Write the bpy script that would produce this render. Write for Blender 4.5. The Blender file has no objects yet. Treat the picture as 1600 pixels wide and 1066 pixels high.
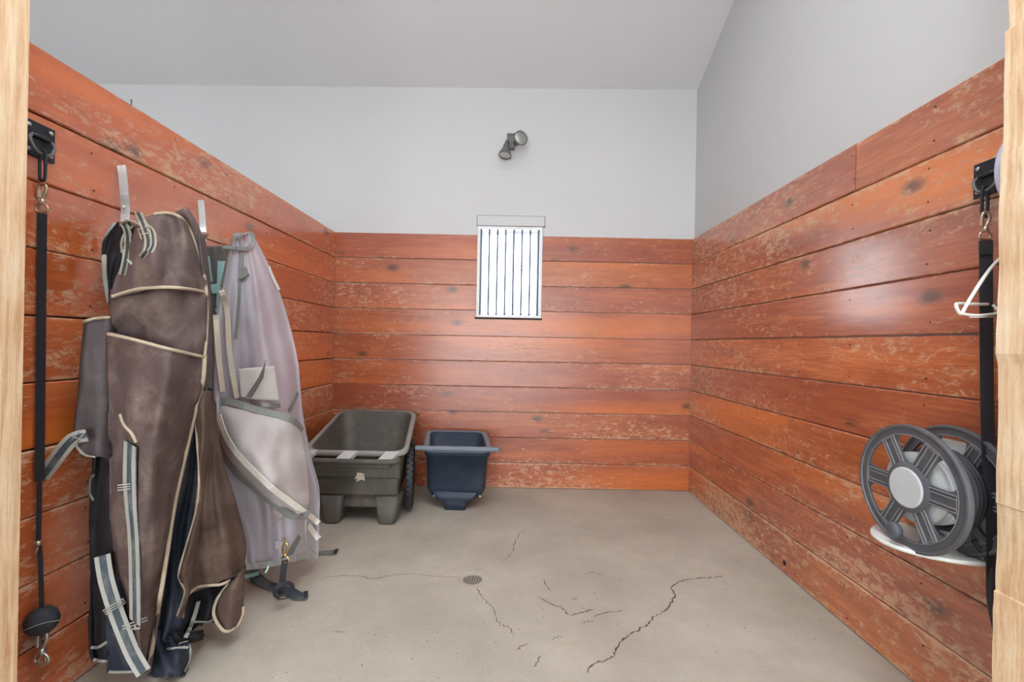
import bpy, bmesh, math, random
from mathutils import Vector, Matrix
from mathutils.bvhtree import BVHTree
from mathutils import noise as mnoise
random.seed(7)
scene = bpy.context.scene
COL = scene.collection

# ------------------------------------------------------------------ camera
F = 711.0                     # focal length in pixels of the 1600 px wide frame
CX, CY = 804.0, 537.0         # where the room's depth axis meets the picture
CAMZ = 1.229
ROLL = math.radians(1.1)
CR, SR = math.cos(ROLL), math.sin(ROLL)
cd = bpy.data.cameras.new('camera'); cam = bpy.data.objects.new('camera', cd); COL.objects.link(cam)
cd.sensor_width = 36.0; cd.lens = 36.0 * F / 1600.0
cd.shift_x = -(CX - 800.0) / 1600.0
cd.shift_y = (CY - 533.0) / 1600.0
cd.clip_start = 0.02
cam.location = (0, 0, CAMZ)
cam.rotation_euler = (Matrix.Rotation(math.radians(90), 3, 'X') @ Matrix.Rotation(ROLL, 3, 'Z')).to_euler()
scene.camera = cam

# ------------------------------------------------------------------ world, light, exposure
w = bpy.data.worlds.new('overcast_sky'); scene.world = w; w.use_nodes = True
bg = w.node_tree.nodes['Background']
bg.inputs[0].default_value = (0.93, 0.97, 1.0, 1)
bg.inputs[1].default_value = 8.5
scene.view_settings.view_transform = 'Standard'
scene.view_settings.look = 'None'
scene.view_settings.gamma = 1.0
scene.view_settings.use_curve_mapping = False
scene.view_settings.exposure = 0.22

# ------------------------------------------------------------------ helpers
def ndir(px, py):
    u = (px - CX) / F; v = (py - CY) / F
    return u * CR + v * SR, -u * SR + v * CR          # right, down, per metre of depth
def P(px, py, y):                                      # point at depth y
    a, b = ndir(px, py); return Vector((a * y, y, CAMZ - b * y))
def PX(px, py, X):                                     # point on a side wall plane
    a, b = ndir(px, py); y = X / a; return Vector((X, y, CAMZ - b * y))
def PZ(px, py, z=0.0):                                 # point on a level plane
    a, b = ndir(px, py); y = (CAMZ - z) / b; return Vector((a * y, y, z))

def S(c):                                              # sRGB 0-255 -> linear
    return tuple(((x / 255) / 12.92 if x / 255 < 0.04045 else ((x / 255 + 0.055) / 1.055) ** 2.4) for x in c)

def link(o, parent=None):
    COL.objects.link(o)
    if parent is not None: o.parent = parent
    return o
def tag(o, label=None, cat=None, group=None, kind=None):
    if label: o['label'] = label
    if cat: o['category'] = cat
    if group: o['group'] = group
    if kind: o['kind'] = kind
    return o
def empty(name, loc, label=None, cat=None, group=None, kind=None):
    e = bpy.data.objects.new(name, None); e.empty_display_size = 0.05
    e.location = loc; link(e); e['base'] = list(loc)
    return tag(e, label, cat, group, kind)

class MB:
    def __init__(s): s.v = []; s.f = []; s.sm = []
    def add(s, vs, fs, smooth=False):
        o = len(s.v); s.v += [Vector(q) for q in vs]
        s.f += [tuple(i + o for i in f) for f in fs]; s.sm += [smooth] * len(fs); return s
    def box(s, lo, hi, ch=0.0, M=None):
        lo = Vector(lo); hi = Vector(hi)
        if ch <= 0:
            vs = [Vector((x, y, z)) for z in (lo.z, hi.z) for y in (lo.y, hi.y) for x in (lo.x, hi.x)]
            fs = [(0, 2, 3, 1), (4, 5, 7, 6), (0, 1, 5, 4), (2, 6, 7, 3), (0, 4, 6, 2), (1, 3, 7, 5)]
        else:
            bm = bmesh.new(); bmesh.ops.create_cube(bm, size=1)
            for q in bm.verts:
                q.co = Vector([(lo[i] + hi[i]) / 2 + q.co[i] * (hi[i] - lo[i]) for i in range(3)])
            bmesh.ops.bevel(bm, geom=bm.edges[:], offset=ch, segments=1, affect='EDGES', profile=0.5)
            bm.verts.index_update(); vs = [q.co.copy() for q in bm.verts]; fs = [tuple(q.index for q in f.verts) for f in bm.faces]; bm.free()
        if M is not None: vs = [M @ q for q in vs]
        return s.add(vs, fs)
    def loft(s, rings, close=True, caps=(True, True), smooth=True):
        n = len(rings[0]); vs = [q for r in rings for q in r]; fs = []
        for i in range(len(rings) - 1):
            for j in range(n if close else n - 1):
                a = i * n + j; b = i * n + (j + 1) % n
                fs.append((a, b, b + n, a + n))
        if caps[0]: fs.append(tuple(range(n - 1, -1, -1)))
        if caps[1]: fs.append(tuple((len(rings) - 1) * n + j for j in range(n)))
        return s.add(vs, fs, smooth)
    def tube(s, pts, r, n=8, closed=False, smooth=True):
        pts = [Vector(q) for q in pts]; m = len(pts); rings = []; up = None
        rr = r if isinstance(r, (list, tuple)) else [r] * m
        for i in range(m):
            if closed: t = pts[(i + 1) % m] - pts[i - 1]
            else: t = pts[min(i + 1, m - 1)] - pts[max(i - 1, 0)]
            if t.length < 1e-9: t = Vector((0, 0, 1))
            t.normalize()
            if up is None: up = Vector((0, 0, 1)) if abs(t.z) < 0.9 else Vector((0, 1, 0))
            a = t.cross(up)
            if a.length < 1e-6: a = t.orthogonal()
            a.normalize(); b = a.cross(t); up = b
            rings.append([pts[i] + rr[i] * (a * math.cos(k * 2 * math.pi / n) + b * math.sin(k * 2 * math.pi / n)) for k in range(n)])
        if closed: rings.append(rings[0])
        return s.loft(rings, caps=(not closed, not closed), smooth=smooth)
    def lathe(s, prof, M, n=32, caps=(True, True), smooth=True):     # prof: (r, h) about local z
        rings = [[M @ Vector((r * math.cos(k * 2 * math.pi / n), r * math.sin(k * 2 * math.pi / n), h)) for k in range(n)] for r, h in prof]
        return s.loft(rings, caps=caps, smooth=smooth)
    def ribbon(s, pts, width, nrm, t=0.002):                          # flat strap; nrm: facing normal
        pts = [Vector(q) for q in pts]; m = len(pts); rings = []
        ww = width if isinstance(width, (list, tuple)) else [width] * m
        for i in range(m):
            tg = (pts[min(i + 1, m - 1)] - pts[max(i - 1, 0)]).normalized()
            n_ = Vector(nrm[i] if isinstance(nrm, list) else nrm)
            sd = tg.cross(n_).normalized(); n2 = sd.cross(tg).normalized()
            h = ww[i] / 2
            rings.append([pts[i] - sd * h - n2 * t / 2, pts[i] + sd * h - n2 * t / 2, pts[i] + sd * h + n2 * t / 2, pts[i] - sd * h + n2 * t / 2])
        return s.loft(rings, smooth=False)
    def prism(s, poly, ax, a0, a1):                                   # polygon (2D) extruded along axis 'x','y','z'
        def mk(p, q):
            return {'x': (q, p[0], p[1]), 'y': (p[0], q, p[1]), 'z': (p[0], p[1], q)}[ax]
        n = len(poly)
        vs = [mk(p, a0) for p in poly] + [mk(p, a1) for p in poly]
        fs = [tuple(range(n - 1, -1, -1)), tuple(range(n, 2 * n))] + [(i, (i + 1) % n, n + (i + 1) % n, n + i) for i in range(n)]
        return s.add(vs, fs)
    def build(s, name, m, parent=None, fix=True):
        me = bpy.data.meshes.new(name)
        off = Vector((0, 0, 0))
        pp = parent
        while pp is not None and 'base' not in pp: pp = pp.parent
        if pp is not None: off = Vector(pp['base'])
        me.from_pydata([tuple(q - off) for q in s.v], [], s.f)
        me.polygons.foreach_set('use_smooth', s.sm)
        if fix:
            bm = bmesh.new(); bm.from_mesh(me); bmesh.ops.recalc_face_normals(bm, faces=bm.faces[:]); bm.to_mesh(me); bm.free()
        me.update()
        if m is not None: me.materials.append(m)
        return link(bpy.data.objects.new(name, me), parent)

def smooth_path(pts, k=6):
    pts = [Vector(q) for q in pts]; out = []; n = len(pts)
    for i in range(n - 1):
        p0 = pts[max(i - 1, 0)]; p1 = pts[i]; p2 = pts[i + 1]; p3 = pts[min(i + 2, n - 1)]
        for j in range(k):
            t = j / k
            out.append(0.5 * ((2 * p1) + (p2 - p0) * t + (2 * p0 - 5 * p1 + 4 * p2 - p3) * t * t + (3 * p1 - p0 - 3 * p2 + p3) * t ** 3))
    out.append(pts[-1]); return out
def resample(pts, n):
    L = [0]
    for i in range(1, len(pts)): L.append(L[-1] + (pts[i] - pts[i - 1]).length)
    out = []; j = 0
    for k in range(n):
        d = L[-1] * k / (n - 1)
        while j < len(L) - 2 and L[j + 1] < d: j += 1
        t = (d - L[j]) / max(L[j + 1] - L[j], 1e-9)
        out.append(pts[j].lerp(pts[j + 1], min(max(t, 0), 1)))
    return out
def axisM(origin, zdir):
    return Matrix.Translation(Vector(origin)) @ Vector(zdir).to_track_quat('Z', 'Y').to_matrix().to_4x4()

# ------------------------------------------------------------------ materials
def newmat(name):
    m = bpy.data.materials.new(name); m.use_nodes = True
    nt = m.node_tree; b = nt.nodes['Principled BSDF']; return m, nt, b
def N(nt, t, **kw):
    n = nt.nodes.new(t)
    for k, v in kw.items():
        if k.startswith('i_'): n.inputs[k[2:]].default_value = v
        else: setattr(n, k, v)
    return n
def L(nt, a, b): nt.links.new(a, b)
def ramp(nt, fac, stops):
    r = nt.nodes.new('ShaderNodeValToRGB'); el = r.color_ramp.elements
    while len(el) < len(stops): el.new(0.5)
    for e, (p, c) in zip(el, stops):
        e.position = p; e.color = (c, c, c, 1) if isinstance(c, (int, float)) else tuple(c) + (1,)
    L(nt, fac, r.inputs[0]); return r.outputs[0]
def mixc(nt, fac, a, b, mode='MIX'):
    n = nt.nodes.new('ShaderNodeMix'); n.data_type = 'RGBA'; n.blend_type = mode
    for sock, val in ((n.inputs[0], fac), (n.inputs[6], a), (n.inputs[7], b)):
        if hasattr(val, 'links'): L(nt, val, sock)
        elif isinstance(val, (int, float)): sock.default_value = val
        else: sock.default_value = tuple(val) + (1,)
    return n.outputs[2]
def math_(nt, op, a, b=0.0):
    n = nt.nodes.new('ShaderNodeMath'); n.operation = op
    for sock, val in ((n.inputs[0], a), (n.inputs[1], b)):
        if hasattr(val, 'links'): L(nt, val, sock)
        else: sock.default_value = val
    return n.outputs[0]
def noise(nt, vec, scale, detail=4, rough=0.55, dist=0.0):
    n = N(nt, 'ShaderNodeTexNoise'); n.inputs['Scale'].default_value = scale; n.inputs['Detail'].default_value = detail
    n.inputs['Roughness'].default_value = rough; n.inputs['Distortion'].default_value = dist
    if vec is not None: L(nt, vec, n.inputs['Vector'])
    return n.outputs['Fac']
def mapping(nt, vec, scale=(1, 1, 1)):
    n = N(nt, 'ShaderNodeMapping'); n.inputs['Scale'].default_value = scale; L(nt, vec, n.inputs['Vector']); return n.outputs[0]
def bump(nt, b, h, strength=0.3, dist=0.01):
    n = N(nt, 'ShaderNodeBump'); n.inputs['Strength'].default_value = strength; n.inputs['Distance'].default_value = dist
    L(nt, h, n.inputs['Height']); L(nt, n.outputs[0], b.inputs['Normal'])
def geo_pos(nt): return N(nt, 'ShaderNodeNewGeometry').outputs['Position']

def plain(name, col, rough=0.5, metal=0.0, var=0.12, scale=25.0, bmp=0.0, spec=0.5, dirt=None, dirt_amt=0.0):
    m, nt, b = newmat(name); p = geo_pos(nt); lin = S(col)
    n1 = noise(nt, p, scale, 5)
    c = mixc(nt, n1, tuple(x * (1 - var) for x in lin), tuple(min(1, x * (1 + var)) for x in lin))
    if dirt is not None:
        n2 = ramp(nt, noise(nt, p, scale * 0.45, 6, 0.65), [(0.5, 0.0), (0.72, 1.0)])
        c = mixc(nt, math_(nt, 'MULTIPLY', n2, dirt_amt), c, S(dirt))
    L(nt, c, b.inputs['Base Color'])
    b.inputs['Roughness'].default_value = rough; b.inputs['Metallic'].default_value = metal
    b.inputs['Specular IOR Level'].default_value = spec
    if bmp: bump(nt, b, noise(nt, p, scale * 6, 3), bmp, 0.004)
    return m

def wood_planks(name, along, warm=0.0):
    """red-orange stained planks, worn down to pale timber in patches"""
    m, nt, b = newmat(name); p = geo_pos(nt)
    oi = N(nt, 'ShaderNodeObjectInfo')
    rnd = oi.outputs['Random']
    cmb = N(nt, 'ShaderNodeCombineXYZ')
    L(nt, math_(nt, 'MULTIPLY', rnd, 37.0), cmb.inputs[0]); L(nt, math_(nt, 'MULTIPLY', rnd, 53.0), cmb.inputs[1]); L(nt, math_(nt, 'MULTIPLY', rnd, 11.0), cmb.inputs[2])
    va = N(nt, 'ShaderNodeVectorMath'); va.operation = 'ADD'; L(nt, p, va.inputs[0]); L(nt, cmb.outputs[0], va.inputs[1]); q = va.outputs[0]
    st = (0.10, 1, 1) if along == 'x' else (1, 0.10, 1)
    st2 = (0.3, 1, 1) if along == 'x' else (1, 0.3, 1)
    g = mapping(nt, q, st)
    # knots: sparse cells pulling the grain around them
    vor = N(nt, 'ShaderNodeTexVoronoi'); vor.inputs['Scale'].default_value = 4.3
    L(nt, mapping(nt, q, (0.55, 1, 1) if along == 'x' else (1, 0.55, 1)), vor.inputs['Vector'])
    knot = ramp(nt, vor.outputs['Distance'], [(0.06, 1.0), (0.17, 0.0)])
    gn = math_(nt, 'ADD', noise(nt, g, 22, 4, 0.6, 0.6), math_(nt, 'MULTIPLY', knot, 0.35))
    rings = math_(nt, 'FRACT', math_(nt, 'MULTIPLY', math_(nt, 'ADD', noise(nt, g, 5.0, 2, 0.4, 0.5), math_(nt, 'MULTIPLY', knot, 0.12)), 14.0))
    fine = noise(nt, mapping(nt, q, (0.05, 1, 1) if along == 'x' else (1, 0.05, 1)), 90, 3, 0.7, 0.2)
    gr = math_(nt, 'ADD', math_(nt, 'MULTIPLY', gn, 0.5), math_(nt, 'MULTIPLY', fine, 0.5))
    base = ramp(nt, gr, [(0.32, S((116, 56, 34))), (0.5, S((190, 106, 66))), (0.66, S((234, 158, 104)))])
    base = mixc(nt, math_(nt, 'MULTIPLY', ramp(nt, rings, [(0.0, 1.0), (0.25, 0.0), (0.8, 0.0), (1.0, 1.0)]), 0.45), base, S((112, 54, 32)))
    # plank-to-plank tone
    tone = ramp(nt, rnd, [(0.0, S((172, 90, 64))), (0.3, S((200, 110, 64))), (0.6, S((222, 130, 66))), (0.8, S((200, 102, 60))), (1.0, S((182, 104, 78)))])
    base = mixc(nt, 0.45, base, tone)
    blot = ramp(nt, noise(nt, mapping(nt, q, st2), 3.2, 6, 0.65), [(0.35, 0.0), (0.68, 1.0)])
    base = mixc(nt, math_(nt, 'MULTIPLY', blot, 0.72), base, S((140, 58, 34)))
    hl = ramp(nt, noise(nt, mapping(nt, q, st), 3.0, 3, 0.5), [(0.52, 0.0), (0.68, 1.0)])
    base = mixc(nt, math_(nt, 'MULTIPLY', hl, 0.7), base, S((238, 132, 52)))
    chk = noise(nt, mapping(nt, q, (0.03, 1, 1) if along == 'x' else (1, 0.03, 1)), 46, 3, 0.6, 0.5)
    chk = ramp(nt, math_(nt, 'ABSOLUTE', math_(nt, 'SUBTRACT', chk, 0.5)), [(0.0, 1.0), (0.022, 0.0)])
    chk = math_(nt, 'MULTIPLY', chk, ramp(nt, noise(nt, mapping(nt, q, st2), 5.0, 3), [(0.45, 0.0), (0.6, 1.0)]))
    base = mixc(nt, math_(nt, 'MULTIPLY', chk, 0.55), base, S((84, 40, 24)))
    if along == 'x': base = mixc(nt, 0.30, base, S((138, 62, 38)))
    if warm: base = mixc(nt, warm, base, S((226, 106, 30)))
    base = mixc(nt, math_(nt, 'MULTIPLY', knot, 0.85), base, S((62, 34, 24)))
    # wear: pale scuffs and flecks, more of it in some patches and lower down
    sx = N(nt, 'ShaderNodeSeparateXYZ'); L(nt, p, sx.inputs[0])
    low = ramp(nt, math_(nt, 'DIVIDE', sx.outputs[2], 2.2), [(0.05, 1.0), (0.55, 0.45), (0.8, 0.7), (1.0, 0.5)])
    patch = ramp(nt, noise(nt, mapping(nt, q, st2), 2.6, 4, 0.55), [(0.36, 0.0), (0.62, 1.0)])
    edge = math_(nt, 'ABSOLUTE', math_(nt, 'SUBTRACT', math_(nt, 'FRACT', math_(nt, 'DIVIDE', sx.outputs[2], 0.2149)), 0.5))
    edge = math_(nt, 'MULTIPLY', ramp(nt, edge, [(0.40, 0.0), (0.5, 1.0)]), low)
    fle = noise(nt, mapping(nt, q, (0.45, 1, 1) if along == 'x' else (1, 0.45, 1)), 38, 9, 0.78, 0.6)
    thr = math_(nt, 'SUBTRACT', 0.715 if along == 'x' else 0.668, math_(nt, 'ADD', math_(nt, 'MULTIPLY', patch, 0.15), math_(nt, 'ADD', math_(nt, 'MULTIPLY', low, 0.085), math_(nt, 'MULTIPLY', edge, 0.12))))
    wear = math_(nt, 'MULTIPLY', math_(nt, 'SUBTRACT', fle, thr), 12.0)
    wcl = N(nt, 'ShaderNodeClamp'); L(nt, wear, wcl.inputs[0]); wearc = wcl.outputs[0]
    base = mixc(nt, math_(nt, 'MULTIPLY', wearc, 0.66), base, S((214, 180, 148)))
    L(nt, base, b.inputs['Base Color'])
    L(nt, math_(nt, 'ADD', 0.36, math_(nt, 'MULTIPLY', wearc, 0.3)), b.inputs['Roughness'])
    b.inputs['Specular IOR Level'].default_value = 0.5
    L(nt, math_(nt, 'SUBTRACT', 0.9, math_(nt, 'MULTIPLY', wearc, 0.6)), b.inputs['Coat Weight']); b.inputs['Coat Roughness'].default_value = 0.30 if along == 'x' else 0.19; b.inputs['Coat IOR'].default_value = 1.45 if along == 'x' else 1.85
    h = math_(nt, 'SUBTRACT', math_(nt, 'ADD', math_(nt, 'MULTIPLY', gn, 0.6), noise(nt, mapping(nt, q, st2), 9, 3)), math_(nt, 'MULTIPLY', wearc, 0.25))
    bump(nt, b, h, 0.3, 0.006)
    return m

def concrete(name):
    m, nt, b = newmat(name); p = geo_pos(nt)
    n1 = noise(nt, p, 1.6, 5, 0.6); n2 = noise(nt, p, 14, 6, 0.7); n3 = noise(nt, p, 120, 3, 0.7)
    c = ramp(nt, n1, [(0.3, S((158, 150, 137))), (0.7, S((190, 182, 168)))])
    c = mixc(nt, math_(nt, 'MULTIPLY', ramp(nt, n2, [(0.4, 0.0), (0.75, 1.0)]), 0.45), c, S((164, 155, 142)))
    c = mixc(nt, math_(nt, 'MULTIPLY', ramp(nt, n3, [(0.55, 0.0), (0.75, 1.0)]), 0.4), c, S((220, 212, 200)))
    L(nt, c, b.inputs['Base Color']); b.inputs['Roughness'].default_value = 0.7
    bump(nt, b, math_(nt, 'ADD', n2, n3), 0.25, 0.004)
    return m

def canvas(name, col, dust, amt=0.5, rough=0.75, scale=7.0, weave=900.0, sheen=0.0):
    m, nt, b = newmat(name); p = geo_pos(nt); lin = S(col)
    n1 = noise(nt, p, 3.5, 4)
    c = mixc(nt, n1, tuple(x * 0.78 for x in lin), tuple(min(1, x * 1.22) for x in lin))
    d = ramp(nt, noise(nt, p, scale, 8, 0.72, 0.4), [(0.48, 0.0), (0.78, 1.0)])
    c = mixc(nt, math_(nt, 'MULTIPLY', d, amt), c, S(dust))
    sp = ramp(nt, noise(nt, p, 95, 2, 0.5), [(0.70, 0.0), (0.76, 1.0)])
    c = mixc(nt, math_(nt, 'MULTIPLY', sp, amt * 0.7), c, S(dust))
    L(nt, c, b.inputs['Base Color']); b.inputs['Roughness'].default_value = rough
    b.inputs['Specular IOR Level'].default_value = 0.3
    if sheen: b.inputs['Sheen Weight'].default_value = sheen
    bump(nt, b, math_(nt, 'ADD', noise(nt, p, 26, 4), math_(nt, 'MULTIPLY', noise(nt, p, weave, 1), 0.3)), 0.35, 0.006)
    return m

def mesh_fabric(name, col, openness):
    m, nt, b = newmat(name); lin = S(col); p = geo_pos(nt)
    c = mixc(nt, noise(nt, p, 6, 4), tuple(x * 0.85 for x in lin), tuple(min(1, x * 1.12) for x in lin))
    L(nt, c, b.inputs['Base Color']); b.inputs['Roughness'].default_value = 0.6
    tr = N(nt, 'ShaderNodeBsdfTransparent'); tl = N(nt, 'ShaderNodeBsdfTranslucent'); L(nt, c, tl.inputs[0])
    mx0 = N(nt, 'ShaderNodeMixShader'); mx0.inputs[0].default_value = 0.3; L(nt, b.outputs[0], mx0.inputs[1]); L(nt, tl.outputs[0], mx0.inputs[2])
    mx = N(nt, 'ShaderNodeMixShader'); mx.inputs[0].default_value = openness
    L(nt, mx0.outputs[0], mx.inputs[1]); L(nt, tr.outputs[0], mx.inputs[2])
    L(nt, mx.outputs[0], nt.nodes['Material Output'].inputs[0]); return m

M = {}
M['wood_side'] = wood_planks('stained_planks_along_stall', 'y')
M['wood_left'] = wood_planks('orange_stained_planks', 'y', 0.34)
M['wood_back'] = wood_planks('stained_planks_across_stall', 'x')
M['gap'] = plain('dark_joint', (44, 26, 18), 0.9)
M['white'] = plain('white_painted_plaster', (202, 202, 203), 0.85, var=0.02, scale=3, bmp=0.15)
M['ceil'] = plain('white_painted_ceiling', (214, 214, 217), 0.9, var=0.02, scale=3, bmp=0.1)
M['concrete'] = concrete('worn_concrete')
M['crack'] = plain('crack_dirt', (92, 76, 62), 0.95)
def pine(name):
    m, nt, b = newmat(name); p = geo_pos(nt)
    g1 = noise(nt, mapping(nt, p, (1, 1, 0.06)), 60, 4, 0.6, 0.4); g2 = noise(nt, mapping(nt, p, (1, 1, 0.5)), 7, 5, 0.65)
    c = ramp(nt, math_(nt, 'ADD', math_(nt, 'MULTIPLY', g1, 0.6), math_(nt, 'MULTIPLY', g2, 0.4)), [(0.35, S((206, 160, 116))), (0.5, S((234, 200, 160))), (0.66, S((248, 226, 194)))])
    L(nt, c, b.inputs['Base Color']); b.inputs['Roughness'].default_value = 0.7
    bump(nt, b, math_(nt, 'ADD', g1, noise(nt, p, 55, 4)), 0.4, 0.006); return m
M['pine'] = pine('raw_pine')
M['black_iron'] = plain('black_powder_coat', (38, 42, 50), 0.45, metal=0.3, var=0.25)
M['zinc'] = plain('zinc_plated', (190, 190, 186), 0.3, metal=0.9)
M['chrome'] = plain('chrome', (214, 224, 228), 0.18, metal=0.55, var=0.03)
M['nickel'] = plain('worn_nickel', (196, 180, 160), 0.3, metal=0.9)
M['grate'] = plain('dull_steel_grate', (150, 144, 136), 0.55, metal=0.15)
M['brass'] = plain('brass', (206, 180, 124), 0.3, metal=1.0)
M['webbing'] = plain('black_webbing', (40, 44, 52), 0.7, var=0.2, scale=120, bmp=0.3)
M['rubber'] = plain('black_rubber', (44, 46, 52), 0.6, var=0.2)
M['brown'] = canvas('brown_canvas', (90, 74, 72), (164, 146, 132), 0.5)
M['brown2'] = canvas('brown_canvas_worn', (88, 70, 62), (150, 128, 112), 0.5)
M['plum'] = canvas('plum_grey_canvas', (82, 74, 76), (140, 130, 128), 0.3)
M['navy'] = canvas('navy_lining', (44, 50, 64), (120, 118, 116), 0.35)
M['blackfab'] = canvas('black_lining', (30, 29, 33), (90, 86, 84), 0.25)
M['piping'] = canvas('beige_piping', (180, 164, 142), (136, 116, 94), 0.5)
M['chest'] = canvas('taupe_webbing', (150, 142, 126), (116, 104, 88), 0.4)
M['stitch'] = canvas('pale_binding', (166, 165, 158), (140, 130, 120), 0.3)
M['strapblue'] = canvas('slate_webbing', (70, 79, 88), (180, 176, 168), 0.6)
M['greybind'] = canvas('grey_binding', (124, 126, 122), (160, 156, 150), 0.3)
M['flap'] = canvas('pale_grey_canvas', (178, 170, 168), (140, 124, 114), 0.35)
M['patch'] = canvas('muted_cream_patch', (186, 178, 174), (150, 140, 134), 0.35)
M['reflect'] = plain('reflective_tape', (222, 216, 206), 0.4, var=0.06)
M['cream'] = canvas('cream_webbing', (208, 196, 178), (160, 146, 128), 0.4)
M['mesh'] = mesh_fabric('lavender_grey_mesh', (214, 211, 220), 0.40)
M['taupe'] = canvas('taupe_plaid', (98, 92, 88), (120, 116, 110), 0.3)
M['teal'] = canvas('teal_stripe', (150, 192, 188), (150, 170, 164), 0.2)
M['tub'] = plain('worn_black_plastic', (80, 77, 71), 0.55, var=0.25, scale=9, bmp=0.2, dirt=(140, 132, 116), dirt_amt=0.45)
M['tubrim'] = plain('scuffed_grey_rim', (142, 142, 138), 0.5, var=0.2, scale=20, dirt=(170, 168, 160), dirt_amt=0.5)
M['worn_glint'] = plain('worn_plastic_painted_highlight', (190, 192, 190), 0.5, var=0.12, scale=30)  # worn grey, whitened to carry the highlights on the handle bridges
M['bluetub'] = plain('navy_plastic', (40, 52, 70), 0.5, var=0.2, scale=14, bmp=0.15, dirt=(92, 96, 100), dirt_amt=0.3)
M['bluerim'] = plain('scuffed_slate_rim', (112, 124, 138), 0.45, var=0.15, scale=30)
M['reel'] = plain('charcoal_plastic', (84, 86, 92), 0.45, var=0.15, scale=30, dirt=(120, 118, 114), dirt_amt=0.35)
M['reelrib'] = plain('scuffed_charcoal_rib', (128, 128, 130), 0.5, var=0.1)
M['palegrey'] = plain('pale_grey_plastic', (196, 200, 202), 0.45, var=0.05)
M['whiteplastic'] = plain('white_plastic', (226, 226, 222), 0.4, var=0.05)
M['frame'] = plain('white_vinyl', (228, 230, 230), 0.4, var=0.03)
M['bar'] = plain('slate_bar', (92, 104, 128), 0.5)
M['bronze'] = plain('grey_cast_metal', (104, 104, 104), 0.5, metal=0.2, var=0.2)
M['straw'] = plain('straw_bits', (196, 178, 146), 0.8, var=0.3, scale=60)
M['pebble'] = plain('dark_grit', (96, 82, 68), 0.9, var=0.3, scale=60)
M['lavplastic'] = plain('pale_lavender_plastic', (200, 206, 226), 0.25, var=0.05)
def glass(name):
    m, nt, b = newmat(name)
    tr = N(nt, 'ShaderNodeBsdfTransparent'); tr.inputs[0].default_value = (0.95, 0.96, 0.97, 1)
    gl = N(nt, 'ShaderNodeBsdfGlossy'); gl.inputs['Roughness'].default_value = 0.05
    mx = N(nt, 'ShaderNodeMixShader'); mx.inputs[0].default_value = 0.06
    L(nt, tr.outputs[0], mx.inputs[1]); L(nt, gl.outputs[0], mx.inputs[2]); L(nt, mx.outputs[0], nt.nodes['Material Output'].inputs[0]); return m
M['glass'] = glass('window_glass')

# ================================================================== SETTING
XL, XR, YB = -1.537, 1.500, 3.870      # plank faces
TOP = 2.149; PH = TOP / 10
WX0, WX1, WZ0, WZ1 = -0.332, 0.222, 1.447, 2.222
YW = YB + 0.02                          # white plaster of the back wall
XW = XR + 0.02
XFAR = -4.7                             # far side of the next stall
YF = 0.95                               # front of the stalls

# floor with a round drain hole
DR = PZ(738.5, 904); DRR = 0.050
mb = MB(); q = 0.12
x0, x1, y0, y1 = XFAR - 0.1, XR + 0.2, -4.75, YB + 0.2
xa, xb, ya, yb = DR.x - q, DR.x + q, DR.y - q, DR.y + q
for (ax, bx_, ay, by_) in ((x0, x1, y0, ya), (x0, x1, yb, y1), (x0, xa, ya, yb), (xb, x1, ya, yb)):
    mb.add([(ax, ay, 0), (bx_, ay, 0), (bx_, by_, 0), (ax, by_, 0)], [(0, 1, 2, 3)])
n = 32; outer = []; dish = []; rim = []; deep = []
for k in range(n):
    a = 2 * math.pi * k / n + math.pi / 4; c_, s_ = math.cos(a), math.sin(a); m_ = q / max(abs(c_), abs(s_))
    outer.append((DR.x + c_ * m_, DR.y + s_ * m_, 0)); dish.append((DR.x + c_ * 0.082, DR.y + s_ * 0.082, 0.0))
    rim.append((DR.x + c_ * DRR, DR.y + s_ * DRR, -0.006)); deep.append((DR.x + c_ * DRR, DR.y + s_ * DRR, -0.05))
mb.loft([outer, dish, rim, deep], caps=(False, True), smooth=False)
floor = tag(mb.build('floor', M['concrete'], fix=False), kind='structure')

# white back wall with the window opening, running on behind the partition
def ceil_z(x, y): return 3.435 + (1.5 - x) * -0.0093 + (3.87 - y) * 0.44
mb = MB()
zt = 3.44
for (ax, bx_, az, bz) in ((XFAR, WX0, -0.02, None), (WX1, XW + 0.1, -0.02, None), (WX0, WX1, -0.02, WZ0), (WX0, WX1, WZ1, None)):
    t0 = ceil_z(ax, YW) + 0.02 if bz is None else bz; t1 = ceil_z(bx_, YW) + 0.02 if bz is None else bz
    lo = [(ax, YW, az), (bx_, YW, az), (bx_, YW, t1), (ax, YW, t0)]; hi = [(x, y + 0.14, z) for x, y, z in lo]
    mb.add(lo + hi, [(0, 1, 2, 3), (7, 6, 5, 4), (0, 4, 5, 1), (1, 5, 6, 2), (2, 6, 7, 3), (3, 7, 4, 0)])
wall_back = tag(mb.build('wall_back', M['white']), kind='structure')

YRIDGE, YAISLE = -0.6, -4.6             # the roof ridge over the aisle, the barn's front wall behind the camera
mb = MB()
def roof_z(x, y): return ceil_z(x, y) if y > YRIDGE else ceil_z(x, 2 * YRIDGE - y)
poly = [(YAISLE, -0.02), (YW + 0.1, -0.02), (YW + 0.1, roof_z(1.5, YW + 0.1) + 0.02), (YRIDGE, roof_z(1.5, YRIDGE) + 0.02), (YAISLE, roof_z(1.5, YAISLE) + 0.02)]
mb.prism(poly, 'x', XW, XW + 0.12)
wall_right = tag(mb.build('wall_right', M['white']), kind='structure')

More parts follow.
